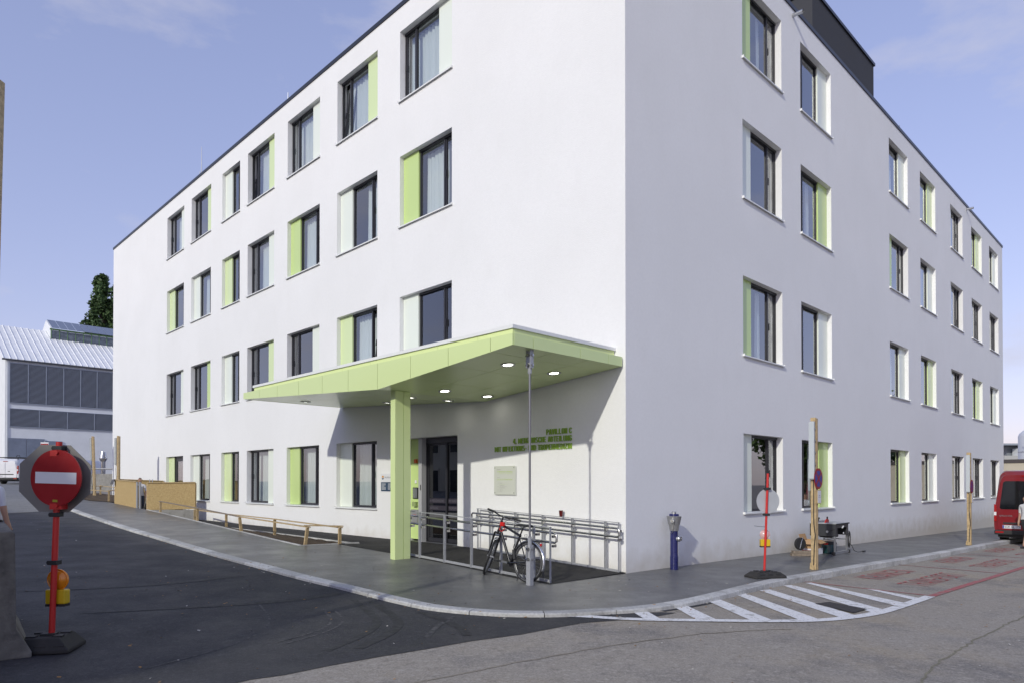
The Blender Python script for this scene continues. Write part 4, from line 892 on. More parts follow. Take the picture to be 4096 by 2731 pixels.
# ================================================================== TIMBER POSTS WITH LAMPS
def timber_post(mx, h, label, sign=True, grp=None, lampside=-1):
    p = thing('lamp_post', label, 'post', mx, grp)
    MB().box(-.055, .0, -.05, .05, -.05, h).build('plank', M['timber'], p, bev=.003); MB().box(.003, .05, -.06, .055, -.05, h-.015).build('plank', mat('timber_grey', (.36, .27, .16), .75, noise=(16, .25, 4)), p, bev=.003)
    for x, y in ((-.07, 0), (.06, -.03), (0, .07)): MB().add([(x-.02, y-.02, 0), (x+.02, y-.02, 0), (x+.02, y+.02, 0), (x-.02, y+.02, 0), (x-.015, y-.015, .13), (x+.015, y-.015, .13), (x+.015, y+.015, .13), (x-.015, y+.015, .13)], [(3, 2, 1, 0), (4, 5, 6, 7), (0, 1, 5, 4), (1, 2, 6, 5), (2, 3, 7, 6), (3, 0, 4, 7)]).build('wedge', M['timber'], p)
    x = -.10
    lf = MB().box(x-.045, x+.035, -.055, .045, h-1.27, h-.08).build('luminaire', mat('luminaire_grey', (.42, .44, .45), .35), p, bev=.02); MB().box(x-.052, x-.040, -.06, .05, h-1.25, h-.10).build('diffuser', mat('diffuser', (.50, .54, .56), .15, coat=.5), lf, bev=.01)
    mb = MB()
    for k in range(5): mb.box(x-.03, x+.02, -.068, -.054, h-.25-k*.24, h-.22-k*.24)
    mb.build('clips', M['alu'], lf)
    pts = [(-.09, -.02, h-1.27), (-.10, -.03, 1.55), (-.085, -.02, 1.1), (-.13, -.04, .95), (-.11, -.06, .7), (-.085, -.03, .5), (-.10, -.02, .1)] if h < 3.3 else [(-.09, -.02, h-1.27), (-.1, -.03, .1)]
    MB().tube([tuple(Vector(a).lerp(Vector(b), k/5)) for a, b in zip(pts, pts[1:]) for k in range(5)] + [pts[-1]], .009, 6).build('cable', M['black'], p, smooth=True)
    if sign:
        d_ = MB().prism(disc(.215, 0), 0, .006).build('no_stopping_disc', M['redsign'], p, T(.03, -.075, 1.86)); MB().prism(disc(.165, 0), -.003, 0).build('blue_field', M['bluesign'], d_, T(0, -.0005, 0))
        for a in (pi/4, -pi/4): MB().box(-.175, .175, -.0055 if a > 0 else -.0062, -.004, -.022, .022).build('red_bar', M['redsign'], d_, Ry(a))
        n_ = MB().box(-.10, .10, -.085, -.066, 1.35, 1.63).build('notice_board', M['timber'], p, T(.045, 0, 0)); MB().box(-.085, .085, -.0875, -.0855, 1.365, 1.615).build('notice_paper', M['paper'], n_)
        MB().box(-.045, .045, -.0885, -.0878, 1.515, 1.523).box(-.06, .06, -.0885, -.0878, 1.48, 1.489).build('notice_print', mat('print_grey', (.2, .2, .23), .7), n_)
    return p
a = PR(3.80, 1.95); timber_post(frame(Vector((a.x, a.y, hp(a.x, a.y))), dR), 3.11, 'timber post with tube lamp and no stopping sign beside the table saw', True, 'timber lamp posts')
a = PR(15.15, 2.28); timber_post(frame(Vector((a.x, a.y, hp(a.x, a.y))), dR), 2.94, 'timber post with tube lamp and no stopping sign near the red van', True, 'timber lamp posts')
timber_post(frame(Vector((-17.15, 29.75, .75)), (1, .1)), 2.98, 'timber post with tube lamp rising behind the chipboard fence corner', False, 'timber lamp posts')
timber_post(frame(Vector((-21.75, 35.6, hp(-21.75, 35.6))), (1, .1)) @ Ry(radians(-2)), 3.1, 'slightly leaning timber lamp post in front of the grey louvred hall', False, 'timber lamp posts')
lp_ = tag(MB().box(-.07, .055, -.06, .06, -.06, 5.05).build('timber_pole', mat('rough_timber', (.50, .40, .24), .85, noise=(20, .3, 5), bump=(40, .4, .01)), None, T(-4.378, 5.6, hr(-4.3, 5.6)) @ Ry(radians(1.1)), bev=.004), 'tall rough timber pole beside the concrete barrier', 'pole')
# ================================================================== CONCRETE BARRIER
bm_ = frame(Vector((-4.91, 6.53, hr(-4.9, 6.5)+.004)), (.78, .62))
prof = [(-.27, 0), (-.27, .05), (-.145, .29), (-.13, 1.22), (-.10, 1.24), (.10, 1.24), (.13, 1.22), (.145, .29), (.27, .05), (.27, 0)]
cbx = thing('concrete_barrier', 'weathered grey concrete barrier block behind the no entry sign foot', 'barrier', bm_)
MB().prism(prof, 0, 2.0).build('block', mat('barrier_concrete', (.145, .138, .12), .9, noise=(7, .3, 6), var=[((.06, .056, .048), 2.6, .5, .68), ((.20, .19, .17), 5, .55, .7)], bump=(25, .5, .02)), cbx, bev=.012)
MB().box(-.035, .005, -.004, .01, .18, 1.0).build('slot', mat('slot_dark', (.03, .028, .025), .9), cbx)
# ================================================================== BUILDER'S THINGS AT THE WALL
def gp(t, n): p = PR(t, n); return Vector((p.x, p.y, hp(p.x, p.y)))
sw = thing('table_saw', 'black portable table saw on aluminium legs by the white wall', 'saw', frame(gp(7.38, 1.05), dR))   # x along wall, y into wall
dg = mat('saw_grey', (.035, .037, .042), .4)
MB().box(-.02, .88, -.02, .66, .78, .802).build('table_top', mat('saw_table', (.42, .43, .45), .4, .2), sw, bev=.004); MB().box(-.025, .885, -.027, -.021, .765, .795).build('top_rail', M['black'], sw)
MB().box(.0, .012, .0, .64, .47, .775).box(.0, .86, .628, .64, .47, .775).box(.848, .86, 0, .64, .47, .775).box(.012, .848, 0, .012, .68, .775).prism([(.012, .47), (.14, .47), (.10, .68), (.012, .68)], 0, .012).prism([(.848, .47), (.72, .47), (.76, .68), (.848, .68)], 0, .012).build('housing', dg, sw)
MB().box(.2, .62, .15, .5, .42, .70).build('motor', M['black'], sw, bev=.03)
for x, y in ((.03, .03), (.83, .03), (.03, .60), (.83, .60)): MB().bar((x, y, 0), (x, y, .47), .04, .04, (0, 1, 0)).build('leg', M['alu'], sw)
for y in (.03, .60): MB().bar((-.06, y, .05), (.95, y, .05), .05, .06).build('foot_bar', M['alu'], sw)
for x in (.03, .83): MB().bar((x, .05, .36), (x, .58, .36), .025, .025).build('brace', M['alu'], sw)
for x in (-.06, .95): MB().box(x-.03, x+.03, -.01, .07, -.0, .085).build('rubber_foot', M['black'], sw, bev=.006)
MB().tube([(-.004, .20, .585), (-.02, .20, .585)], .03, 14).build('hand_wheel', M['alu'], sw); MB().bar((-.003, .14, .60), (-.003, .02, .655), .03, .008, (1, 0, 0)).build('slot', M['black'], sw)
MB().prism([(.14, .80), (.36, .80), (.38, .86), (.30, .90), (.22, .88)], .30, .33).build('blade_guard', mat('guard_red', (.5, .02, .015), .35), sw); MB().box(.27, .32, .30, .33, .89, .95).build('guard_knob', M['black'], sw, bev=.01)
MB().box(.05, .75, .47, .50, .80, .845).build('fence', M['alu'], sw); MB().tube([(.06, .44, .84), (.06, .44, .90)], .012, 8).tube([(.06, .44, .90), (.06, .44, .935)], .03, 10).build('clamp_knob', M['black'], sw)
MB().box(.5, .56, -.006, .0, .52, .56).build('rating_label', M['whitesign'], sw); MB().bar((.42, -.01, .67), (.50, -.01, .72), .03, .02).build('lever', M['whitesign'], sw)
vc = thing('shop_vacuum', 'dark teal shop vacuum under the table saw', 'vacuum', frame(gp(7.82, .72), dR))
MB().lathe([(.16, 0), (.18, .02), (.18, .22), (.17, .24)], 20).build('drum', mat('teal', (.012, .05, .055), .35), vc, smooth=True); MB().lathe([(.185, .24), (.185, .27), (.15, .34), (.06, .36)], 20).build('motor_head', M['black'], vc, smooth=True); MB().box(-.20, -.17, -.05, .05, .24, .28).build('latch', M['redp'], vc)
# coiled cable
cb_ = []
for i in range(90):
    a = i*.42; cb_.append((.07*cos(a)*(1+.15*sin(i*.3)), .01*sin(a*.7)-.03, .42 + .17*sin(a) - .0012*i))
cb_ += [(.12, -.05, .2), (.2, -.08, .06), (.35, -.12, .012), (.62, -.16, .012)]
cc = tag(MB().tube(cb_, .008, 5).build('power_cable', M['black'], None, frame(gp(8.36, 1.0), dR), smooth=True), 'black power cable coiled at the saw and trailing on the pavement', 'cable')
MB().bar((.60, -.16, .016), (.74, -.17, .016), .045, .03).build('plug', M['black'], cc)
bx = thing('cardboard_box', 'open brown cardboard box with spread flaps on a white carton', 'box', frame(gp(6.98, .70), dR))
W_, D_, Z0, Z1 = .40, .36, .152, .36
MB().box(0, W_, 0, .006, Z0, Z1).box(0, W_, D_-.006, D_, Z0, Z1).box(0, .006, .006, D_-.006, Z0, Z1).box(W_-.006, W_, .006, D_-.006, Z0, Z1).box(.006, W_-.006, .006, D_-.006, Z0, Z0+.006).build('carton', M['card'], bx)
for mx in (T(0, 0, Z1) @ Rx(radians(120)), T(0, D_, Z1) @ Rx(radians(-20)) ): MB().box(.005, W_-.005, 0, .005, 0, .15).build('flap', M['card'], bx, mx)
for mx in (T(0, 0, Z1) @ Ry(radians(-125)), T(W_, 0, Z1) @ Ry(radians(140))): MB().box(0, .005, .005, D_-.005, 0, .16).build('flap', M['card'], bx, mx)
wc = thing('white_carton', 'flat white carton with red print under the brown box', 'carton', frame(gp(6.96, .72), dR))
MB().box(0, .46, 0, .40, 0, .15).build('carton', M['paper'], wc, bev=.003); text('red_print', 'OLWANE OE FYI', frame(Vector((-.002, .38, .095)), (0, -1)), wc, M['redp'], wid=.30, hei=.03) if False else MB().box(-.0015, 0, .06, .34, .095, .115).build('print_stripe', M['redp'], wc)
for k, (dx, a) in enumerate(((0, -.42), (.03, -.36))):
    tag(MB().box(-.24, .24, -.07, .07, 0, .065).build('timber_offcut', M['oldwood'], None, frame(gp(6.42, .58) + Vector((dx, 0, k*.066)), (cos(radians(45)+a-.4), sin(radians(45)+a-.4))), bev=.004), ('lower' if k == 0 else 'upper') + ' grey timber offcut of the pair under the rubber wheel', 'offcut', 'grey timber offcuts')
wh = thing('rubber_wheel', 'black rubber trolley wheel with steel fork standing on timber offcuts', 'wheel', frame(gp(6.50, .56) + Vector((0, 0, .132)), (cos(radians(15)), sin(radians(15)))))
MB().lathe([(.10, -.035), (.145, -.035), (.155, -.02), (.155, .02), (.145, .035), (.10, .035)], 28, T(0, .05, .157) @ Rx(pi/2)).build('tyre', M['black'], wh, smooth=True); MB().lathe([(.02, -.03), (.10, -.02), (.10, .02), (.02, .03)], 20, T(0, .05, .157) @ Rx(pi/2)).build('hub', mat('hub_grey', (.07, .068, .065), .6), wh, smooth=True)
MB().tube([(0, -.02, .157), (-.06, -.02, .05), (-.02, -.02, .20), (.03, -.01, .30), (.05, .03, .315)], .009, 8).build('fork', M['inox'], wh, smooth=True)
# ================================================================== CHIPBOARD FENCE
def osb(a, b, h, nm, za, zb, par):
    a = Vector((*a[:2], za)); b = Vector((*b[:2], zb)); k = max(1, round((b-a).length/1.25)); nn = (b-a).cross(Vector((0, 0, 1))).normalized()*.009
    for i in range(k):
        p = a.lerp(b, i/k); q = a.lerp(b, (i+1)/k) - (b-a).normalized()*.004
        MB().add([p-nn, q-nn, q+nn, p+nn, p-nn+Vector((0, 0, h)), q-nn+Vector((0, 0, h)), q+nn+Vector((0, 0, h)), p+nn+Vector((0, 0, h))], [(3, 2, 1, 0), (4, 5, 6, 7), (0, 1, 5, 4), (1, 2, 6, 5), (2, 3, 7, 6), (3, 0, 4, 7)]).build('board', M['osb'], par)
    MB().bar(a + Vector((0, 0, h+.018)), b + Vector((0, 0, h+.018)), .09, .035).build('cap_board', M['timber'], par)
    for p in (a, b): MB().bar(p + Vector((0, 0, -.1)) - nn*5, p + Vector((0, 0, h)) - nn*5, .07, .05, (1, 0, 0)).build('stud', M['timber'], par)
for nm_, p_, q_, za, zb, lab in (('a', PL(25.65, 1.92), PL(22.2, 2.02), .78, .68, 'chipboard fence panel run along the pavement edge, draped with a grey jacket'), ('b', PL(20.97, 2.0), PL(20.25, .48), .64, .66, 'chipboard fence panel standing square to the wall behind the timber rail'), ('c', PL(25.75, 1.85), PL(25.28, .05), .80, .72, 'chipboard fence panel closing the far side by the service door')):
    f_ = thing('chipboard_fence', lab, 'fence', None, 'chipboard fence around the pit'); osb(p_, q_, 1.03, nm_, za, zb, f_)
p_ = PL(22.16, 2.02); gt_ = thing('fence_gate', 'grey metal door frame open in the chipboard fence', 'gate')
for tt in (22.12, 21.75): q_ = PL(tt, 2.03); MB().bar((q_.x, q_.y, .62), (q_.x, q_.y, 1.72), .05, .10, (dL.x, dL.y, 0)).build('gate_stile', M['steel'], gt_)
MB().bar(PL(22.12, 2.03, .66), PL(21.75, 2.03, .66), .05, .03).bar(PL(22.12, 2.03, 1.60), PL(21.75, 2.03, 1.60), .05, .03).build('gate_rail', M['steel'], gt_)
ld = thing('step_ladder', 'aluminium ladder standing in the fence opening', 'ladder')
for tt in (23.2, 22.85): MB().tube([PL(tt, 1.55, .2), PL(tt, 1.25, 1.75), PL(tt+.1, 1.22, 1.82)], .018, 8).build('stile', M['alu'], ld)
for k in range(5): MB().bar(PL(23.2, 1.55-.06*k-.03, .42+.27*k), PL(22.85, 1.55-.06*k-.03, .42+.27*k), .05, .025).build('rung', M['alu'], ld)
jk = MB(); rr = random.Random(3)
for i in range(9):
    for j in range(7): jk.v.append((i*.055 - .22 + rr.uniform(-.012, .012), -.10 + j*.04 + rr.uniform(-.014, .014), .07 - ((j-3)/3.0)**2 * (.26 + .05*sin(i*1.7)) + rr.uniform(-.02, .02)))
for i in range(8):
    for j in range(6): jk.f.append((i*7+j, i*7+j+1, (i+1)*7+j+1, (i+1)*7+j)); jk.mi.append(0)
jo = jk.build('jacket', mat('jacket_grey', (.10, .10, .11), .9), None, frame(PL(25.62, 1.93, 1.78), dL), smooth=True); jo.modifiers.new('t', 'SOLIDIFY').thickness = .012; jo.modifiers.new('s', 'SUBSURF').levels = 1
tag(jo, 'grey jacket hung over the chipboard fence corner', 'jacket')
# retaining block beside the path under the fence
rw_ = thing('retaining_wall', 'low grey concrete retaining wall under the chipboard panel', 'wall')
for p0, p1 in ((PL(20.98, 2.0, .31), PL(20.3, .42, .31)), (PL(22.4, 1.9, .31), PL(20.99, 1.98, .31))): MB().bar(p0, p1, .12, .64).build('wall_segment', M['concrete'], rw_, bev=.008)
# ================================================================== TIMBER RAIL FENCES
def rail_fence(label, posts, links, h=.39):
    f_ = thing('rail_fence', label, 'fence'); tops = []
    for (t, n, z, lean) in posts:
        b = PL(t, n, z); tp = b + Vector((lean, 0, h)); MB().bar(b - Vector((0, 0, .06)), tp, .075, .045, (dL.x, dL.y, 0)).build('post', M['timber'], f_, bev=.003); tops.append(tp)
    for i, j, m_, dz in links: 
        a = tops[i] + Vector((0, 0, .02+dz)); b = tops[j] + Vector((0, 0, .02+dz)); d_ = (b-a).normalized()*.08
        MB().bar(a - d_, b + d_, .085, .024).build('rail', M[m_], f_, bev=.003)
hz = lambda t, n: hp(*PL(t, n)[:2])
rail_fence('low timber rail fence around the narrow planting bed', [(19.2, 2.08, hz(19.2, 2.1), 0), (15.0, 2.30, hz(15, 2.3), 0), (11.02, 2.56, hz(11, 2.5), -.06), (7.27, 2.65, hz(7.3, 2.6), .06), (6.98, 1.9, .2, 0), (11.0, 1.62, .24, 0), (15.25, 1.28, .24, 0), (19.4, .8, .25, 0)],
           [(0, 1, 'oldwood', 0), (1, 2, 'oldwood', .0), (2, 3, 'timber', .0), (3, 4, 'timber', .034), (4, 5, 'timber', .0), (5, 6, 'timber', .0), (6, 7, 'timber', 0)])
rail_fence('far timber rail fence on bare soil beyond the chipboard fence', [(27.0, 1.8, hz(27, 1.8), 0), (30.5, 2.6, hz(30.5, 2.6), 0), (33.5, 2.2, hz(33.5, 2.2), 0), (33.8, .5, hz(33.8, .5), 0), (29.5, .6, hz(29.5, .6), 0)], [(0, 1, 'timber', 0), (1, 2, 'oldwood', 0), (2, 3, 'timber', 0), (0, 4, 'timber', .03), (4, 3, 'timber', .03)], .45)
struct(sheet('soil_patch', [tuple(PL(t, n)[:2]) for t, n in ((26, .05), (26, 1.7), (28, 2.3), (34, 2.4), (36, .05))], hp, M['soil'], .5, dz=.02))
# ================================================================== PEOPLE
def person(label, mx, H=1.75, shirt=(.6, .6, .62), legs=(.03, .03, .035), shorts=False, armL=(.1, .05), armR=(.1, .05), step=.0, yaw=0., dark=False):
    """front is -y; armX=(swing forward, elbow bend)"""
    k = H/1.75; V = {}; E_ = []; rad = {}
    def ad(n, p, r, r2=None, par=None):
        V[n] = len(rad); rad[V[n]] = (Vector(p)*k, (r*k, (r2 or r)*k))
        if par is not None: E_.append((V[par], V[n]))
    ad('pel', (0, 0, .96), .155, .11); ad('wai', (0, .0, 1.10), .14, .10, 'pel'); ad('che', (0, 0, 1.32), .165, .115, 'wai'); ad('nkb', (0, .01, 1.47), .085, .07, 'che'); ad('nek', (0, 0, 1.53), .055, .055, 'nkb')
    ad('jaw', (0, -.02, 1.60), .066, .075, 'nek'); ad('hed', (0, -.005, 1.68), .078, .095, 'jaw'); ad('crn', (0, .01, 1.745), .05, .06, 'hed'); ad('nos', (0, -.105, 1.655), .012, .014, 'jaw')
    for s, nm, (sw_, el) in ((1, 'L', armL), (-1, 'R', armR)):
        sh = Vector((s*.19, .0, 1.42)); e = sh + Vector((s*.05, -sin(sw_)*.29, -cos(sw_)*.29)); a2 = sw_ + el; wv = e + Vector((s*.01, -sin(a2)*.25, -cos(a2)*.25)); h = wv + Vector((0, -sin(a2)*.08, -cos(a2)*.08))
        ad('sh'+nm, sh, .068, .062, 'che'); ad('el'+nm, e, .045, .045, 'sh'+nm); ad('wr'+nm, wv, .029, .026, 'el'+nm); ad('ha'+nm, h, .036, .020, 'wr'+nm)
        dn = (h-wv).normalized()
        for q, (oy, ln) in enumerate(((-.03, .06), (-.011, .075), (.009, .08), (.028, .07))):
            ad('f%d%s' % (q, nm), h + dn*ln*.6 + Vector((-s*.006, oy, 0)), .0095, None, 'ha'+nm); ad('g%d%s' % (q, nm), h + dn*ln + Vector((-s*.022, oy, 0)), .008, None, 'f%d%s' % (q, nm))
        ad('th'+nm, wv + dn*.07 + Vector((-s*.01, -.05, 0)), .010, None, 'wr'+nm)
        lg_ = step*s; hp_ = Vector((s*.095, 0, .90)); kn = hp_ + Vector((s*.01, -sin(lg_)*.42, -cos(lg_)*.42)); la = lg_ - (abs(step)*.9 if lg_ < 0 else .12*abs(step)); an = kn + Vector((0, -sin(la)*.40, -cos(la)*.40))
        ad('hp'+nm, hp_, .098, .105, 'pel'); ad('kn'+nm, kn, .062, .066, 'hp'+nm); ad('an'+nm, an, .042, .045, 'kn'+nm); ad('he'+nm, an + Vector((0, .02, -.055)), .04, .042, 'an'+nm); ad('to'+nm, an + Vector((0, -.15, -.062)), .042, .028, 'he'+nm)
    me = bpy.data.meshes.new('person'); me.from_pydata([tuple(rad[i][0]) for i in range(len(rad))], E_, [])
    o = bpy.data.objects.new('tmp', me); COL.objects.link(o); m = o.modifiers.new('skin', 'SKIN'); m.use_smooth_shade = True
    for i, sv in enumerate(me.skin_vertices[0].data): sv.radius = rad[i][1]; sv.use_root = (i == 0)
    o.modifiers.new('sub', 'SUBSURF').levels = 2
    bpy.context.view_layer.update(); me2 = bpy.data.meshes.new_from_object(o.evaluated_get(bpy.context.evaluated_depsgraph_get())); bpy.data.objects.remove(o)
    zmin = min(v.co.z for v in me2.vertices)
    for m_ in (mat('shirt_%.2f' % shirt[0], shirt, .85), mat('legs_%.3f' % legs[0], legs, .85), M['skin'], M['black'], M['hair']): me2.materials.append(m_)
    armz = 1.17
    for f in me2.polygons:
        c = f.center/k; arm = abs(c.x) > .205 and c.z > .6
        if c.z > 1.70 or (c.z > 1.63 and c.y > .02): i = 4
        elif c.z > 1.49: i = 2
        elif arm: i = 0 if c.z > armz else 2
        elif c.z > .97: i = 0
        elif c.z < .10: i = 3
        else: i = 1 if (not shorts or c.z > .50) else 2
        f.material_index = i; f.use_smooth = True
    for v in me2.vertices: v.co.z -= zmin
    b = link('person', me2, None, mx @ Rz(yaw)); tag(b, label, 'person')
    mb = MB()
    for s in (-1, 1): mb.lathe([(.004, -.004), (.011, -.002), (.011, .002), (.004, .004)], 8, T(s*.03*k, -.083*k, (1.675)*k - zmin) @ Rx(pi/2))
    mb.build('eyes', M['hair'], b); MB().box(-.025*k, .025*k, -.094*k, -.088*k, 1.608*k-zmin, 1.616*k-zmin).build('mouth', mat('lips', (.3, .12, .1), .5), b)
    mb = MB()
    for s in (-1, 1): mb.lathe([(.006, -.006), (.024, -.005), (.024, .005), (.006, .006)], 10, T(s*.083*k, .005, 1.655*k-zmin) @ Ry(pi/2))
    mb.build('ears', M['skin'], b)
    return b
zq = lambda x, y: hr(x, y) + .006
person('man in white short sleeved shirt half hidden behind the concrete barrier', T(-7.63, 10.0, zq(-7.6, 10)), 1.78, (.62, .62, .66), (.02, .02, .025), armL=(-.35, .75), armR=(.05, .2), yaw=radians(160))
q_ = PL(23.78, 1.45); person('dark haired man in pale shirt standing inside the chipboard fence', T(q_.x, q_.y, .19), 1.70, (.60, .60, .63), (.05, .06, .09), armL=(.2, .6), yaw=radians(20))
person('man in white t-shirt and dark shorts walking behind the red van', T(16.95, 22.5, hr(17, 22.5)), 1.76, (.66, .66, .68), (.04, .045, .05), True, armR=(-.12, .30), armL=(.3, .3), step=.33, yaw=radians(-75))
# ================================================================== VANS
def rounded(poly, r, n=4):
    out = []
    for i, p in enumerate(poly):
        a = Vector(poly[i-1]); b = Vector(p); c = Vector(poly[(i+1) % len(poly)]); u = (a-b); v = (c-b); rr = min(r, u.length*.45, v.length*.45); u.normalize(); v.normalize()
        for k in range(n+1):
            s = k/n; out.append(tuple((b+u*rr)*(1-s)**2 + b*(2*s*(1-s)) + (b+v*rr)*s*s))
    return out
def van(label, mx, paint, W_=1.95, Hh=2.5, L_=5.6, belt=1.25, windows=True, plate='', badge=None, rack=False, grp=None):
    """rear face at y=0 looking to -y; x across; body runs to +y"""
    v = thing('parked_van', label, 'van', mx, grp)
    pm = mat('paint_' + paint[0], paint[1], .28, coat=.8)
    def sec(y, top, inw, lo=.32):
        h = W_/2; P = [(-h+.03, lo), (-h, lo+.25), (-h+.01, belt), (-h+.10+inw, top-.16), (-h+.22+inw, top), (h-.22-inw, top), (h-.10-inw, top-.16), (h-.01, belt), (h, lo+.25), (h-.03, lo)]
        return [(x, y, z) for x, z in rounded(P, .10, 3)]
    secs = [sec(.10, Hh-.12, .10, .42), sec(.03, Hh-.16, .11, .42)][::-1] + [sec(.16, Hh-.05, .05), sec(.4, Hh, .02), sec(L_*.62, Hh, .02), sec(L_*.70, Hh-.08, .05), sec(L_*.84, belt+.12, .03), sec(L_*.97, belt-.12, .06), sec(L_, belt-.35, .14, .42)]
    mb = MB(); n_ = len(secs[0])
    for s in secs: mb.v += s
    for i in range(len(secs)-1):
        for j in range(n_): mb.f.append((i*n_+j, i*n_+(j+1) % n_, (i+1)*n_+(j+1) % n_, (i+1)*n_+j)); mb.mi.append(0)
    mb.f += [tuple(range(n_)), tuple((len(secs)-1)*n_+j for j in reversed(range(n_)))]; mb.mi += [0, 0]
    body = mb.build('body', pm, v, smooth=True)
    gl = mat('van_glass', (.008, .009, .011), .06, coat=.6); h = W_/2
    for s in (-1, 1):   # rear doors
        z1 = Hh-.28; dpoly = rounded([(s*.012, .50), (s*(h-.12), .50), (s*(h-.10), belt), (s*(h-.24), z1), (s*.012, z1)], .06, 3)
        dr = MB().prism(dpoly, -.012, .035).build('rear_door', pm, v, bev=.008)
        wp = rounded([(s*.06, belt+.02), (s*(h-.17), belt+.02), (s*(h-.29), z1-.10), (s*.06, z1-.10)], .09, 4)
        if windows: MB().prism(wp, -.020, -.010).build('rear_window', gl, dr, bev=.003)
        else: MB().prism(wp, -.019, -.010).build('pressed_panel', pm, dr, bev=.006)
        lp2 = [(s*(h-.085), .80), (s*(h-.005), .80), (s*(h-.01), 1.42), (s*(h-.085), 1.38)]
        tl = MB().prism(lp2, -.016, .10).build('tail_lamp', mat('lamp_red', (.35, .008, .008), .12, coat=.5), v, bev=.006); MB().prism([(s*(h-.08), 1.02), (s*(h-.01), 1.02), (s*(h-.01), 1.14), (s*(h-.08), 1.14)], -.024, -.017).build('reverse_lamp', M['whitesign'], tl)
        MB().prism([(s*(h-.30), .40), (s*(h-.06), .40), (s*(h-.06), .46), (s*(h-.30), .46)], -.085, -.079).build('reflector', mat('lamp_red'), v)
        for yy in (1.05, L_*.80):
            wmx = T(s*(h-.13), yy, .33) @ Ry(pi/2)
            w_ = MB().lathe([(.20, -.10), (.31, -.10), (.33, -.07), (.33, .07), (.31, .10), (.20, .10)], 24, wmx).build('wheel', M['black'], v, smooth=True); MB().lathe([(.04, -.105), (.19, -.09), (.20, .09), (.04, .105)], 16, wmx).build('rim', M['alu'], w_, smooth=True)
        MB().box(*sorted((s*h, s*(h+.16))), L_*.70, L_*.70+.07, belt+.0, belt+.26).build('mirror', M['black'], v, bev=.02)
        MB().prism([(0, 0)], 0, 0) if False else None
        sd = [(L_*.64, belt+.05), (L_*.80, belt+.05), (L_*.71, Hh-.30), (L_*.64, Hh-.30)]
        MB().add([(s*(h+.002-.0*(z-belt)) - s*.10*(z-belt)/(Hh-.16-belt), y, z) for y, z in sd] + [(s*(h-.03) - s*.10*(z-belt)/(Hh-.16-belt), y, z) for y, z in sd], [(0, 1, 2, 3), (7, 6, 5, 4), (0, 4, 5, 1), (1, 5, 6, 2), (2, 6, 7, 3), (3, 7, 4, 0)]).build('side_window', gl, v)
    MB().box(-h+.02, h-.02, -.08, .12, .34, .50).build('bumper', M['black'], v, bev=.03); MB().box(-h+.10, h-.10, .12, L_-.2, .24, .33).build('underbody', M['black'], v)
    MB().box(-.17, .17, -.018, -.008, Hh-.225, Hh-.185).build('brake_light', mat('lamp_red'), v); MB().tube([(.14 if windows else .2, -.03, belt-.10), (.14 if windows else .34, -.03, belt-.10)] if not windows else [(-.10, -.013, belt-.09), (-.10, -.03, belt-.09)], .02 if not windows else .045, 10).build('door_handle', M['black'], v)
    if plate:
        px = -.47; pz = .62
        pl = MB().box(px-.26, px+.26, -.024, -.014, pz-.055, pz+.055).build('number_plate', M['whitesign'], v)
        MB().box(px-.258, px-.215, -.0255, -.0242, pz-.05, pz+.05).build('country_band', mat('eu_blue', (.02, .05, .35), .4), pl); text('plate_number', plate, T(px-.20, -.0258, pz-.035), pl, M['black'], wid=.44, hei=.075, bold=.01)
        MB().box(px-.24, .62, -.02, -.012, pz+.09, pz+.16).build('grip_strip', M['black'], v)
    if badge: text('badge', badge, T(-h+.17, -.0145, belt-.24), v, M['inox'], wid=.38, hei=.055, bold=.01)
    if rack:
        MB().tube([(-h+.2, .3, Hh+.10), (h-.2, .3, Hh+.10)], .03, 8).tube([(-h+.2, 2.6, Hh+.10), (h-.2, 2.6, Hh+.10)], .03, 8).tube([(h-.35, .3, Hh+.10), (h-.3, .3, Hh+.25), (h-.1, .3, Hh+.27), (h-.08, .3, Hh+.1)], .018, 6).tube([(-h+.2, .3, Hh+.1), (-h+.2, 2.6, Hh+.1)], .03, 8).tube([(h-.2, .3, Hh+.1), (h-.2, 2.6, Hh+.1)], .03, 8).tube([(h-.22, .3, Hh-.06), (h-.22, .3, Hh+.1)], .03, 6).tube([(-h+.22, .3, Hh-.06), (-h+.22, .3, Hh+.1)], .03, 6).tube([(h-.22, 2.6, Hh-.06), (h-.22, 2.6, Hh+.1)], .03, 6).build('roof_rack', M['black'], v)
    return v
vp = Vector((17.55, 24.25)) + dR*0; c_ = vp + nR*.62
van('red high-roof van with black rear windows parked at the kerb', frame(Vector((c_.x, c_.y, hr(c_.x, c_.y)+.0)), nR), ('red', (.20, .005, .010)), 1.98, 2.62, 5.9, 1.22, True, 'SOK·GL 173', 'SPRINTER')
van('white panel van with roof rack parked before the louvred hall', frame(Vector((-38.6, 52.0, hr(-38.6, 52))), (1, .04)), ('white', (.70, .71, .74)), 1.92, 1.95, 4.8, 1.08, False, 'W·QR 769CG', None, True, 'white vans on the upper street')
van('white van mostly hidden behind the leaning lamp post', frame(Vector((-31.8, 52.0, hr(-31.8, 52)+.0)), (-1, .3)), ('white', (.70, .71, .74)), 1.9, 1.9, 4.6, 1.08, True, '', None, False, 'white vans on the upper street')
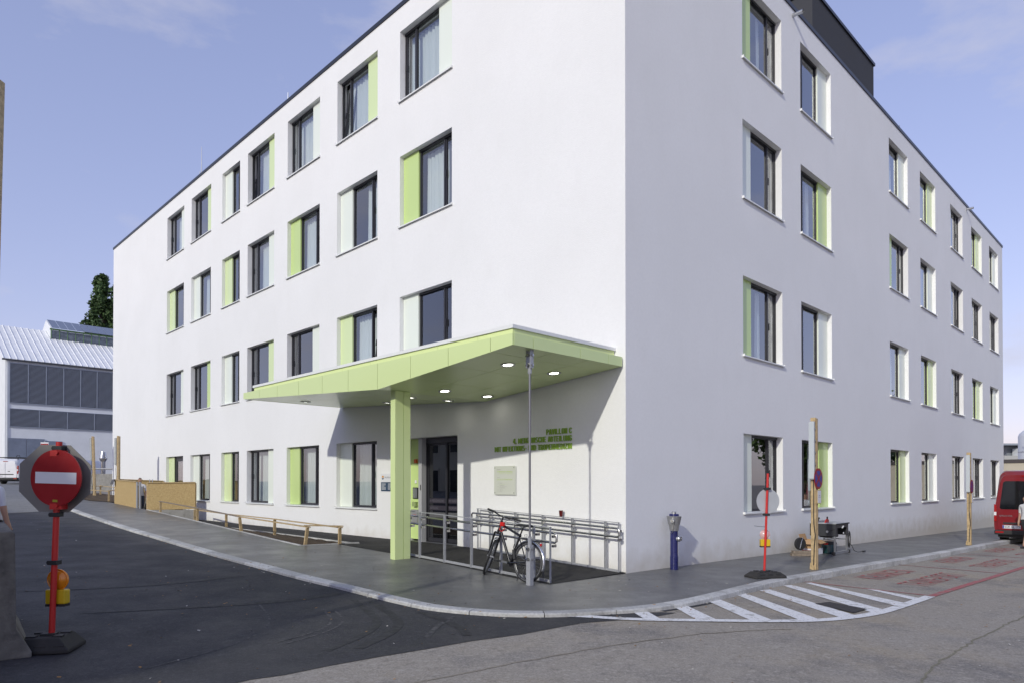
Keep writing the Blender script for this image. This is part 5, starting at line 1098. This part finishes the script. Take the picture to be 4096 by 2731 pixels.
# ================================================================== LOUVRED HALL (left background)
HB_ = Vector((-44.97, 60.5)); hg = 1.6
hall = thing('louvred_hall', 'white industrial hall with grey louvre walls and ribbed metal roof', 'building', frame(Vector((HB_.x, HB_.y, hg)), dR))   # x right along the wall, y into the building
hw = mat('hall_white', (.72, .74, .76), .8, noise=(1.2, .05, 4)); lv = mat('louvre', (.30, .33, .39), .55, .1); lvb = mat('louvre_back', (.07, .075, .09), .8); rfm = mat('roof_sheet', (.78, .79, .80), .5, .0, noise=(2, .06, 3))
HL_, HD, HE = 40, 16.2, 11.15; RISE = 4.25
MB().box(0, HL_, 0, HD, -3, HE).add([(0, 0, HE), (0, HD, HE), (0, HD/2, HE+RISE)], [(0, 1, 2)]).build('wall', hw, hall)
ang = math.atan2(RISE, HD/2); sl_l = sqrt(RISE**2 + (HD/2)**2) + .22
def roofmx(flip): return T(-.25, -.20, HE-.06) @ Rx(ang) if not flip else T(HL_+.25, HD+.20, HE-.06) @ Rz(pi) @ Rx(ang)
for fl in (False, True):
    rf = MB().box(0, HL_+.5, 0, sl_l, 0, .06).build('roof', rfm, hall, roofmx(fl))
    if not fl:
        x = .04
        while x < 13: MB().prism([(x, .06), (x+.09, .06), (x+.065, .115), (x+.025, .115)], -.03, sl_l).build('roof_rib', rfm, rf); x += .5
        MB().box(-.03, HL_+.5, -.07, .0, -.09, .03).build('gutter', mat('gutter', (.10, .105, .115), .5), rf)
def louvre(x0, w_, z0, z1, cols, pitch):
    for c in range(cols):
        a = x0 + c*w_ + .012; b = x0 + (c+1)*w_ - .012
        p = MB().box(a-.012, a+.018, -.09, .02, z0, z1).box(b-.018, b+.012, -.09, .02, z0, z1).box(a+.018, b-.018, -.09, .02, z0, z0+.05).box(a+.018, b-.018, -.09, .02, z1-.05, z1).build('louvre_panel', lv, hall)
        MB().box(a+.018, b-.018, -.012, -.004, z0+.05, z1-.05).build('backing', lvb, p)
        sl = MB(); z = z0 + .06
        while z < z1 - .09: sl.add([(a+.018, -.085, z), (b-.018, -.085, z), (b-.018, -.03, z+pitch*.5), (a+.018, -.03, z+pitch*.5), (a+.018, -.085, z+.024), (b-.018, -.085, z+.024)], [(0, 1, 2, 3), (0, 4, 5, 1)]); z += pitch
        s2 = sl.build('slats', lv, p); s2['kind'] = 'stuff'
louvre(.31, 1.365, 7.2, 10.83, 9, .105); louvre(.33, 2.2, 5.08, 6.75, 6, .105)
ds = mat('door_steel', (.22, .25, .31), .5, .3, noise=(2, .12, 4))
for a, b, zt in ((.23, 1.55, 4.1), (1.58, 2.93, 4.1), (2.96, 4.32, 3.95)): MB().box(a, b, -.09, .05, -1, zt).build('steel_door', ds, hall)
MB().tube([(.12, -.06, -2), (.12, -.06, HE-.2)], .035, 8).build('downpipe', hw, hall)
LX, LY, LZ0, LZ1, LZ2 = 4.42, 6.0, 14.15, 15.45, 16.6
lt = MB().box(LX, 30, LY, HD-LY, LZ0-.6, LZ1).add([(LX, LY-.25, LZ1), (LX, HD-LY+.25, LZ1), (LX, HD/2, LZ2), (LX+.1, LY-.25, LZ1), (LX+.1, HD-LY+.25, LZ1), (LX+.1, HD/2, LZ2)], [(0, 1, 2), (5, 4, 3), (0, 3, 4, 1), (1, 4, 5, 2), (2, 5, 3, 0)]).build('lantern', hw, hall)
gfr = mat('lantern_green', (.13, .24, .10), .6); gpane = mat('lantern_pane', (.10, .12, .14), .15, coat=.5, noise=(3, .5, 5))
for k in range(13):
    a = LX + .08 + k*.70; MB().box(a+.03, a+.67, LY-.03, LY-.005, LZ0+.28, LZ1-.22).build('pane', gpane, lt)
    MB().box(a-.03, a+.03, LY-.055, LY-.005, LZ0+.2, LZ1-.14).build('mullion', gfr, lt)
    MB().add([(a+.02, LY-.3, LZ1+.01), (a+.68, LY-.3, LZ1+.01), (a+.68, HD/2, LZ2+.05), (a+.02, HD/2, LZ2+.05), (a+.02, LY-.3, LZ1+.04), (a+.68, LY-.3, LZ1+.04), (a+.68, HD/2, LZ2+.08), (a+.02, HD/2, LZ2+.08)], [(3, 2, 1, 0), (4, 5, 6, 7), (0, 1, 5, 4), (1, 2, 6, 5), (2, 3, 7, 6), (3, 0, 4, 7)]).build('roof_pane', mat('lantern_roof', (.16, .19, .24), .2, .3, coat=.5), lt)
MB().box(LX-.05, LX+9.2, LY-.06, LY-.005, LZ1-.14, LZ1).build('lantern_beam', gfr, lt); MB().box(LX-.05, LX+9.2, LY-.06, LY-.005, LZ0+.05, LZ0+.2).build('lantern_beam', gfr, lt)
# low yard wall, ducts
yw = thing('yard_wall', 'low bare concrete yard wall with a pipe rail before the hall', 'wall', frame(Vector((-27.3, 43.5, hp(-27.3, 43.5))), (1, .12)))
MB().box(-1.6, 8, 0, .25, -.5, .98).build('wall_body', M['concrete'], yw, bev=.01); MB().tube([(-1.6, .12, 1.30), (8, .12, 1.30)], .05, 8).tube([(-1.4, .12, .95), (-1.4, .12, 1.30)], .04, 8).tube([(2, .12, .95), (2, .12, 1.30)], .04, 8).build('pipe_rail', M['grey'], yw)
for k, x in enumerate((-29.95, -28.4)):
    d_ = thing('exhaust_duct', 'shiny silver exhaust duct with wide cap, ' + ('beside the lamp post' if k == 0 else 'beside the white pavilion'), 'duct', T(x, 50 + k*.4, 1.4), 'silver exhaust ducts')
    MB().lathe([(.16, -.5), (.16, 1.85)], 18).build('duct_pipe', M['inox'], d_, smooth=True); MB().lathe([(.16, 1.85), (.27, 2.05), (.27, 2.10), (.17, 2.55), (.14, 2.55)], 18).build('duct_cap', M['inox'], d_, smooth=True)
tag(MB().lathe([(.2, -.5), (.2, 2.0), (.12, 2.1)], 14).build('blue_pipe', mat('pipe_blue', (.02, .05, .22), .4), None, T(-29.2, 50.4, 1.4), smooth=True), 'dark blue pipe standing between the silver ducts', 'pipe')
wb = thing('warning_board', 'small red and white striped board above the octagonal sign plate', 'sign', T(-31.5, 46, hp(-31.5, 46)))
MB().tube([(0, .02, -.1), (0, .02, 3.1)], .03, 8).build('post', M['steel'], wb); MB().box(-.27, .27, -.02, 0, 2.25, 3.0).build('board', M['whitesign'], wb)
for k in range(3): MB().box(-.26, .26, -.024, -.0205, 2.33+k*.24, 2.44+k*.24).build('stripe', M['redsign'] if k else M['black'], wb)
# ================================================================== TREES
def leafmat(n, c): return mat(n, c, .6, noise=(.6, .35, 4))
def crown(rr, n, shape, size, m, name='crown'):
    mb = MB()
    for i in range(n):
        p = shape(rr); a = rr.uniform(0, 6.28); b = rr.uniform(-.9, .9); s = size*rr.uniform(.6, 1.4)
        u = Vector((cos(a)*cos(b), sin(a)*cos(b), sin(b)))*s; v = u.cross(Vector((rr.uniform(-1, 1), rr.uniform(-1, 1), rr.uniform(-1, 1)))).normalized()*s*.6
        mb.cur = rr.choice((0, 0, 1)); mb.v += [tuple(p-u), tuple(p+v), tuple(p+u), tuple(p-v)]; k = len(mb.v)-4; mb.f.append((k, k+1, k+2, k+3)); mb.mi.append(mb.cur)
    me = bpy.data.meshes.new(name); me.from_pydata(mb.v, [], mb.f); me.materials.append(m[0]); me.materials.append(m[1]); me.polygons.foreach_set('material_index', mb.mi); return me
def tree(name, label, loc, H, W_, n, size, cols, seed, columnar=False, grp=None, c0=.15):
    rr = random.Random(seed); t = thing(name, label, 'tree', T(*loc), grp); mb = MB()
    mb.tube([(0, 0, -.3), (.05*W_, 0, H*.3), (-.02*W_, .05*W_, H*.65), (0, 0, H*.93)], [.022*H, .017*H, .01*H, .003*H], 8)
    clumps = []
    for i in range(150 if columnar else 34):
        u = rr.uniform(c0, .98)**(.7 if columnar else 1); r = W_*.5*(min(1, (1.0-u)/.30)**.75 if columnar else sin(pi*min(1, (u-c0)/(1-c0)*.92+.06))**.7)*rr.uniform(.35, 1.0); a = rr.uniform(0, 6.28); c = Vector((r*cos(a), r*sin(a), H*u)); clumps.append((c, W_*rr.uniform(.10, .19)*(.95 if columnar else 1.25)))
        mb.tube([(0, 0, max(H*.1, H*u - r*1.2)), tuple(c*.6 + Vector((0, 0, H*u))*.4 - Vector((0, 0, r*.3))), tuple(c)], [.006*H, .004*H, .001*H], 5)
    mb.build('trunk', mat('bark', (.10, .08, .06), .9, noise=(6, .3, 4)), t)
    def shape(r_):
        c, s = r_.choice(clumps); d = Vector((r_.gauss(0, 1), r_.gauss(0, 1), r_.gauss(0, 1.6 if columnar else .8))).normalized()*(s*r_.random()**.45); return c + d
    link('crown', crown(rr, n, shape, size, cols), t); return t
pc = (leafmat('poplar_leaf', (.045, .085, .025)), leafmat('poplar_leaf_light', (.09, .15, .05))); gc = (leafmat('tree_leaf', (.05, .09, .02)), leafmat('tree_leaf_light', (.09, .14, .035)))
tree('poplar_tree', 'tall dark poplar standing free beyond the louvred hall', (-57.2, 95, 1.9), 28.6, 5.2, 22000, .24, pc, 5, True, 'poplars beyond the hall', .12)
tree('poplar_tree', 'dark poplar half hidden by the edge of the white pavilion', (-55.2, 96, 1.9), 28.4, 5.0, 18000, .24, pc, 8, True, 'poplars beyond the hall', .12)
# ================================================================== RIGHT BACKGROUND
ew = thing('boundary_wall', 'beige rendered wall with dark sloping coping beyond the red van', 'wall', frame(Vector((26.9, 37.6, -1.0)), nR))
MB().box(0, 9, 0, .3, -.5, 3.78).build('wall_body', mat('beige_render', (.50, .45, .36), .85, noise=(2, .06, 4)), ew); MB().box(-.1, 9.1, -.06, .36, 3.78, 3.97).build('coping', mat('coping_brown', (.055, .045, .045), .6), ew)
tk_ = thing('storage_tank', 'tall white cylindrical tank behind the beige wall', 'tank', T(46.35, 60, -1.2))
MB().lathe([(1.5, 0), (1.5, 7.0), (1.42, 7.25), (1.1, 7.55), (.5, 7.72), (.1, 7.75)], 36).build('shell', mat('tank_white', (.62, .63, .66), .4), tk_, smooth=True); MB().lathe([(1.53, 5.6), (1.53, 5.66)], 36).lathe([(.35, 7.6), (.35, 7.95)], 16).build('bands', M['alu'], tk_); MB().box(-1.25, -.75, -1.5, -1.2, 6.0, 6.5).build('hatch', mat('tank_white'), tk_)
ob = thing('office_block', 'flat pale concrete office block with long balconies far behind the wall', 'building', T(57.5, 80, -1.5))
oc = mat('office_concrete', (.42, .42, .40), .8)
MB().box(0, 30, 0, 14, -.5, 6.2).build('wall', oc, ob); MB().box(-1, 31, -1.6, 14, 7.55, 7.75).build('roof', mat('office_roof', (.30, .33, .37), .5), ob)
MB().box(.5, 29, 0, 13, 6.2, 7.5).build('upper_storey', mat('office_glass', (.20, .22, .25), .3), ob)
for z in (3.9, 5.5): MB().box(-.8, 31, -1.4, 0, z, z+.85).build('balcony', oc, ob)
for k in range(8): MB().box(.3+k*3.6, 2.9+k*3.6, -.05, .05, 4.85, 5.45).build('window', mat('office_window', (.06, .07, .08), .15), ob); MB().box(1.0+k*3.6, 2.4+k*3.6, -1.5, -.2, 6.35, 7.2).build('roof_unit', hw, ob)
for k in range(9): MB().tube([(k*3.6, -1.2, 0), (k*3.6, -1.2, 3.9)], .12, 8).build('pillar', oc, ob)
def shrub(label, loc, W_, H_, n, seed, grp=None):
    rr = random.Random(seed); t = thing('shrub', label, 'shrub', T(*loc), grp); mb = MB()
    for i in range(9): mb.tube([(rr.uniform(-.2, .2), rr.uniform(-.2, .2), -.1), (rr.uniform(-W_/3, W_/3), rr.uniform(-.5, .5), H_*.85)], [.03, .008], 5)
    mb.build('stems', mat('bark'), t)
    cl_ = [(Vector((rr.uniform(-W_/2, W_/2), rr.uniform(-.7, .7), H_*rr.uniform(.35, .92))), rr.uniform(.35, .7)) for _ in range(16)]
    def sh(r_): c, s = r_.choice(cl_); return c + Vector((r_.gauss(0, 1), r_.gauss(0, 1), r_.gauss(0, .8))).normalized()*s*r_.random()**.5
    link('foliage', crown(rr, n, sh, .11, gc, 'foliage'), t)
shrub('yellow green shrub beside the end of the pavilion, above the beige wall', (39.0, 52.5, -1.2), 4.0, 4.1, 2200, 3, 'shrubs above the beige wall'); shrub('loose shrub below the white tank, above the beige wall', (42.2, 56, -1.2), 3.0, 4.3, 1800, 4, 'shrubs above the beige wall')
tree('street_tree', 'leafy tree reaching over the white tank', (45.2, 56.5, -1.2), 8.3, 3.0, 1500, .11, gc, 12, False, None, .80)
# ================================================================== BUILDINGS ACROSS THE STREETS (behind the camera: they shade and are reflected)
def town_house(label, mx, L_, D_, eave, ridge, wallc, rows, roofc, grp, side=1):
    """x along the street front, front face at y=0 looking to -y"""
    b = thing('town_house', label, 'building', mx, grp); wm = mat('house_wall_%s' % wallc[0], wallc[1], .85, noise=(.8, .05, 4)); rm_ = mat('house_roof_%s' % roofc[0], roofc[1], .8, noise=(3, .2, 4))
    MB().box(0, L_, 0, D_, -2, eave).add([(0, 0, eave), (0, D_, eave), (0, D_/2, ridge), (L_, 0, eave), (L_, D_, eave), (L_, D_/2, ridge)], [(0, 1, 2), (5, 4, 3), (0, 3, 4, 1)]).build('wall', wm, b)
    MB().add([(-.3, -.5, eave-.15), (L_+.3, -.5, eave-.15), (L_+.3, D_/2, ridge+.1), (-.3, D_/2, ridge+.1), (-.3, D_+.5, eave-.15), (L_+.3, D_+.5, eave-.15)], [(0, 1, 2, 3), (3, 2, 5, 4), (0, 4, 5, 1)]).build('roof', rm_, b)
    MB().box(-.15, L_+.15, -.25, 0, eave-.55, eave-.16).build('cornice', wm, b)
    for z in rows:
        x = 1.4
        while x < L_-2:
            f_ = MB().box(x-.12, x+1.32, -.08, .02, z-.12, z).box(x-.15, x+1.35, -.14, .02, z+1.9, z+2.05).box(x-.12, x, -.05, .02, z, z+1.9).box(x+1.2, x+1.32, -.05, .02, z, z+1.9).build('window', wm, b); MB().box(x, x+1.2, -.012, .0, z, z+1.9).build('pane', mat('house_glass', (.03, .035, .04), .08), f_); x += 2.6
    return b
o_ = PL(-4.8, 23.3, 0); town_house('pale town house with dark gable roof across the side street', frame(Vector((o_.x, o_.y, -.1)), dL), 47, 10, 7.4, 11.3, ('cream', (.50, .48, .42)), (.9, 4.2), ('dark', (.06, .055, .055)), 'houses across the streets')
o_ = PR(44, 22, 0); town_house('grey town house with heavy cornice facing the shaded pavilion side', frame(Vector((o_.x, o_.y, -.6)), -dR), 46, 9, 7.4, 9.6, ('grey', (.55, .54, .51)), (1.0, 4.4), ('brown', (.12, .07, .05)), 'houses across the streets')
for k, (t, n) in enumerate(((46, 15), (52, 17), (58, 14))):
    p = PR(t, n); tree('street_tree', ('broad leafy street tree beyond the grey town house', 'second leafy street tree beyond the grey town house', 'third leafy street tree beyond the grey town house')[k], (p.x, p.y, -1.2), 11, 8, 5000, .2, gc, 20+k, False, 'street trees beyond the town house', .3)
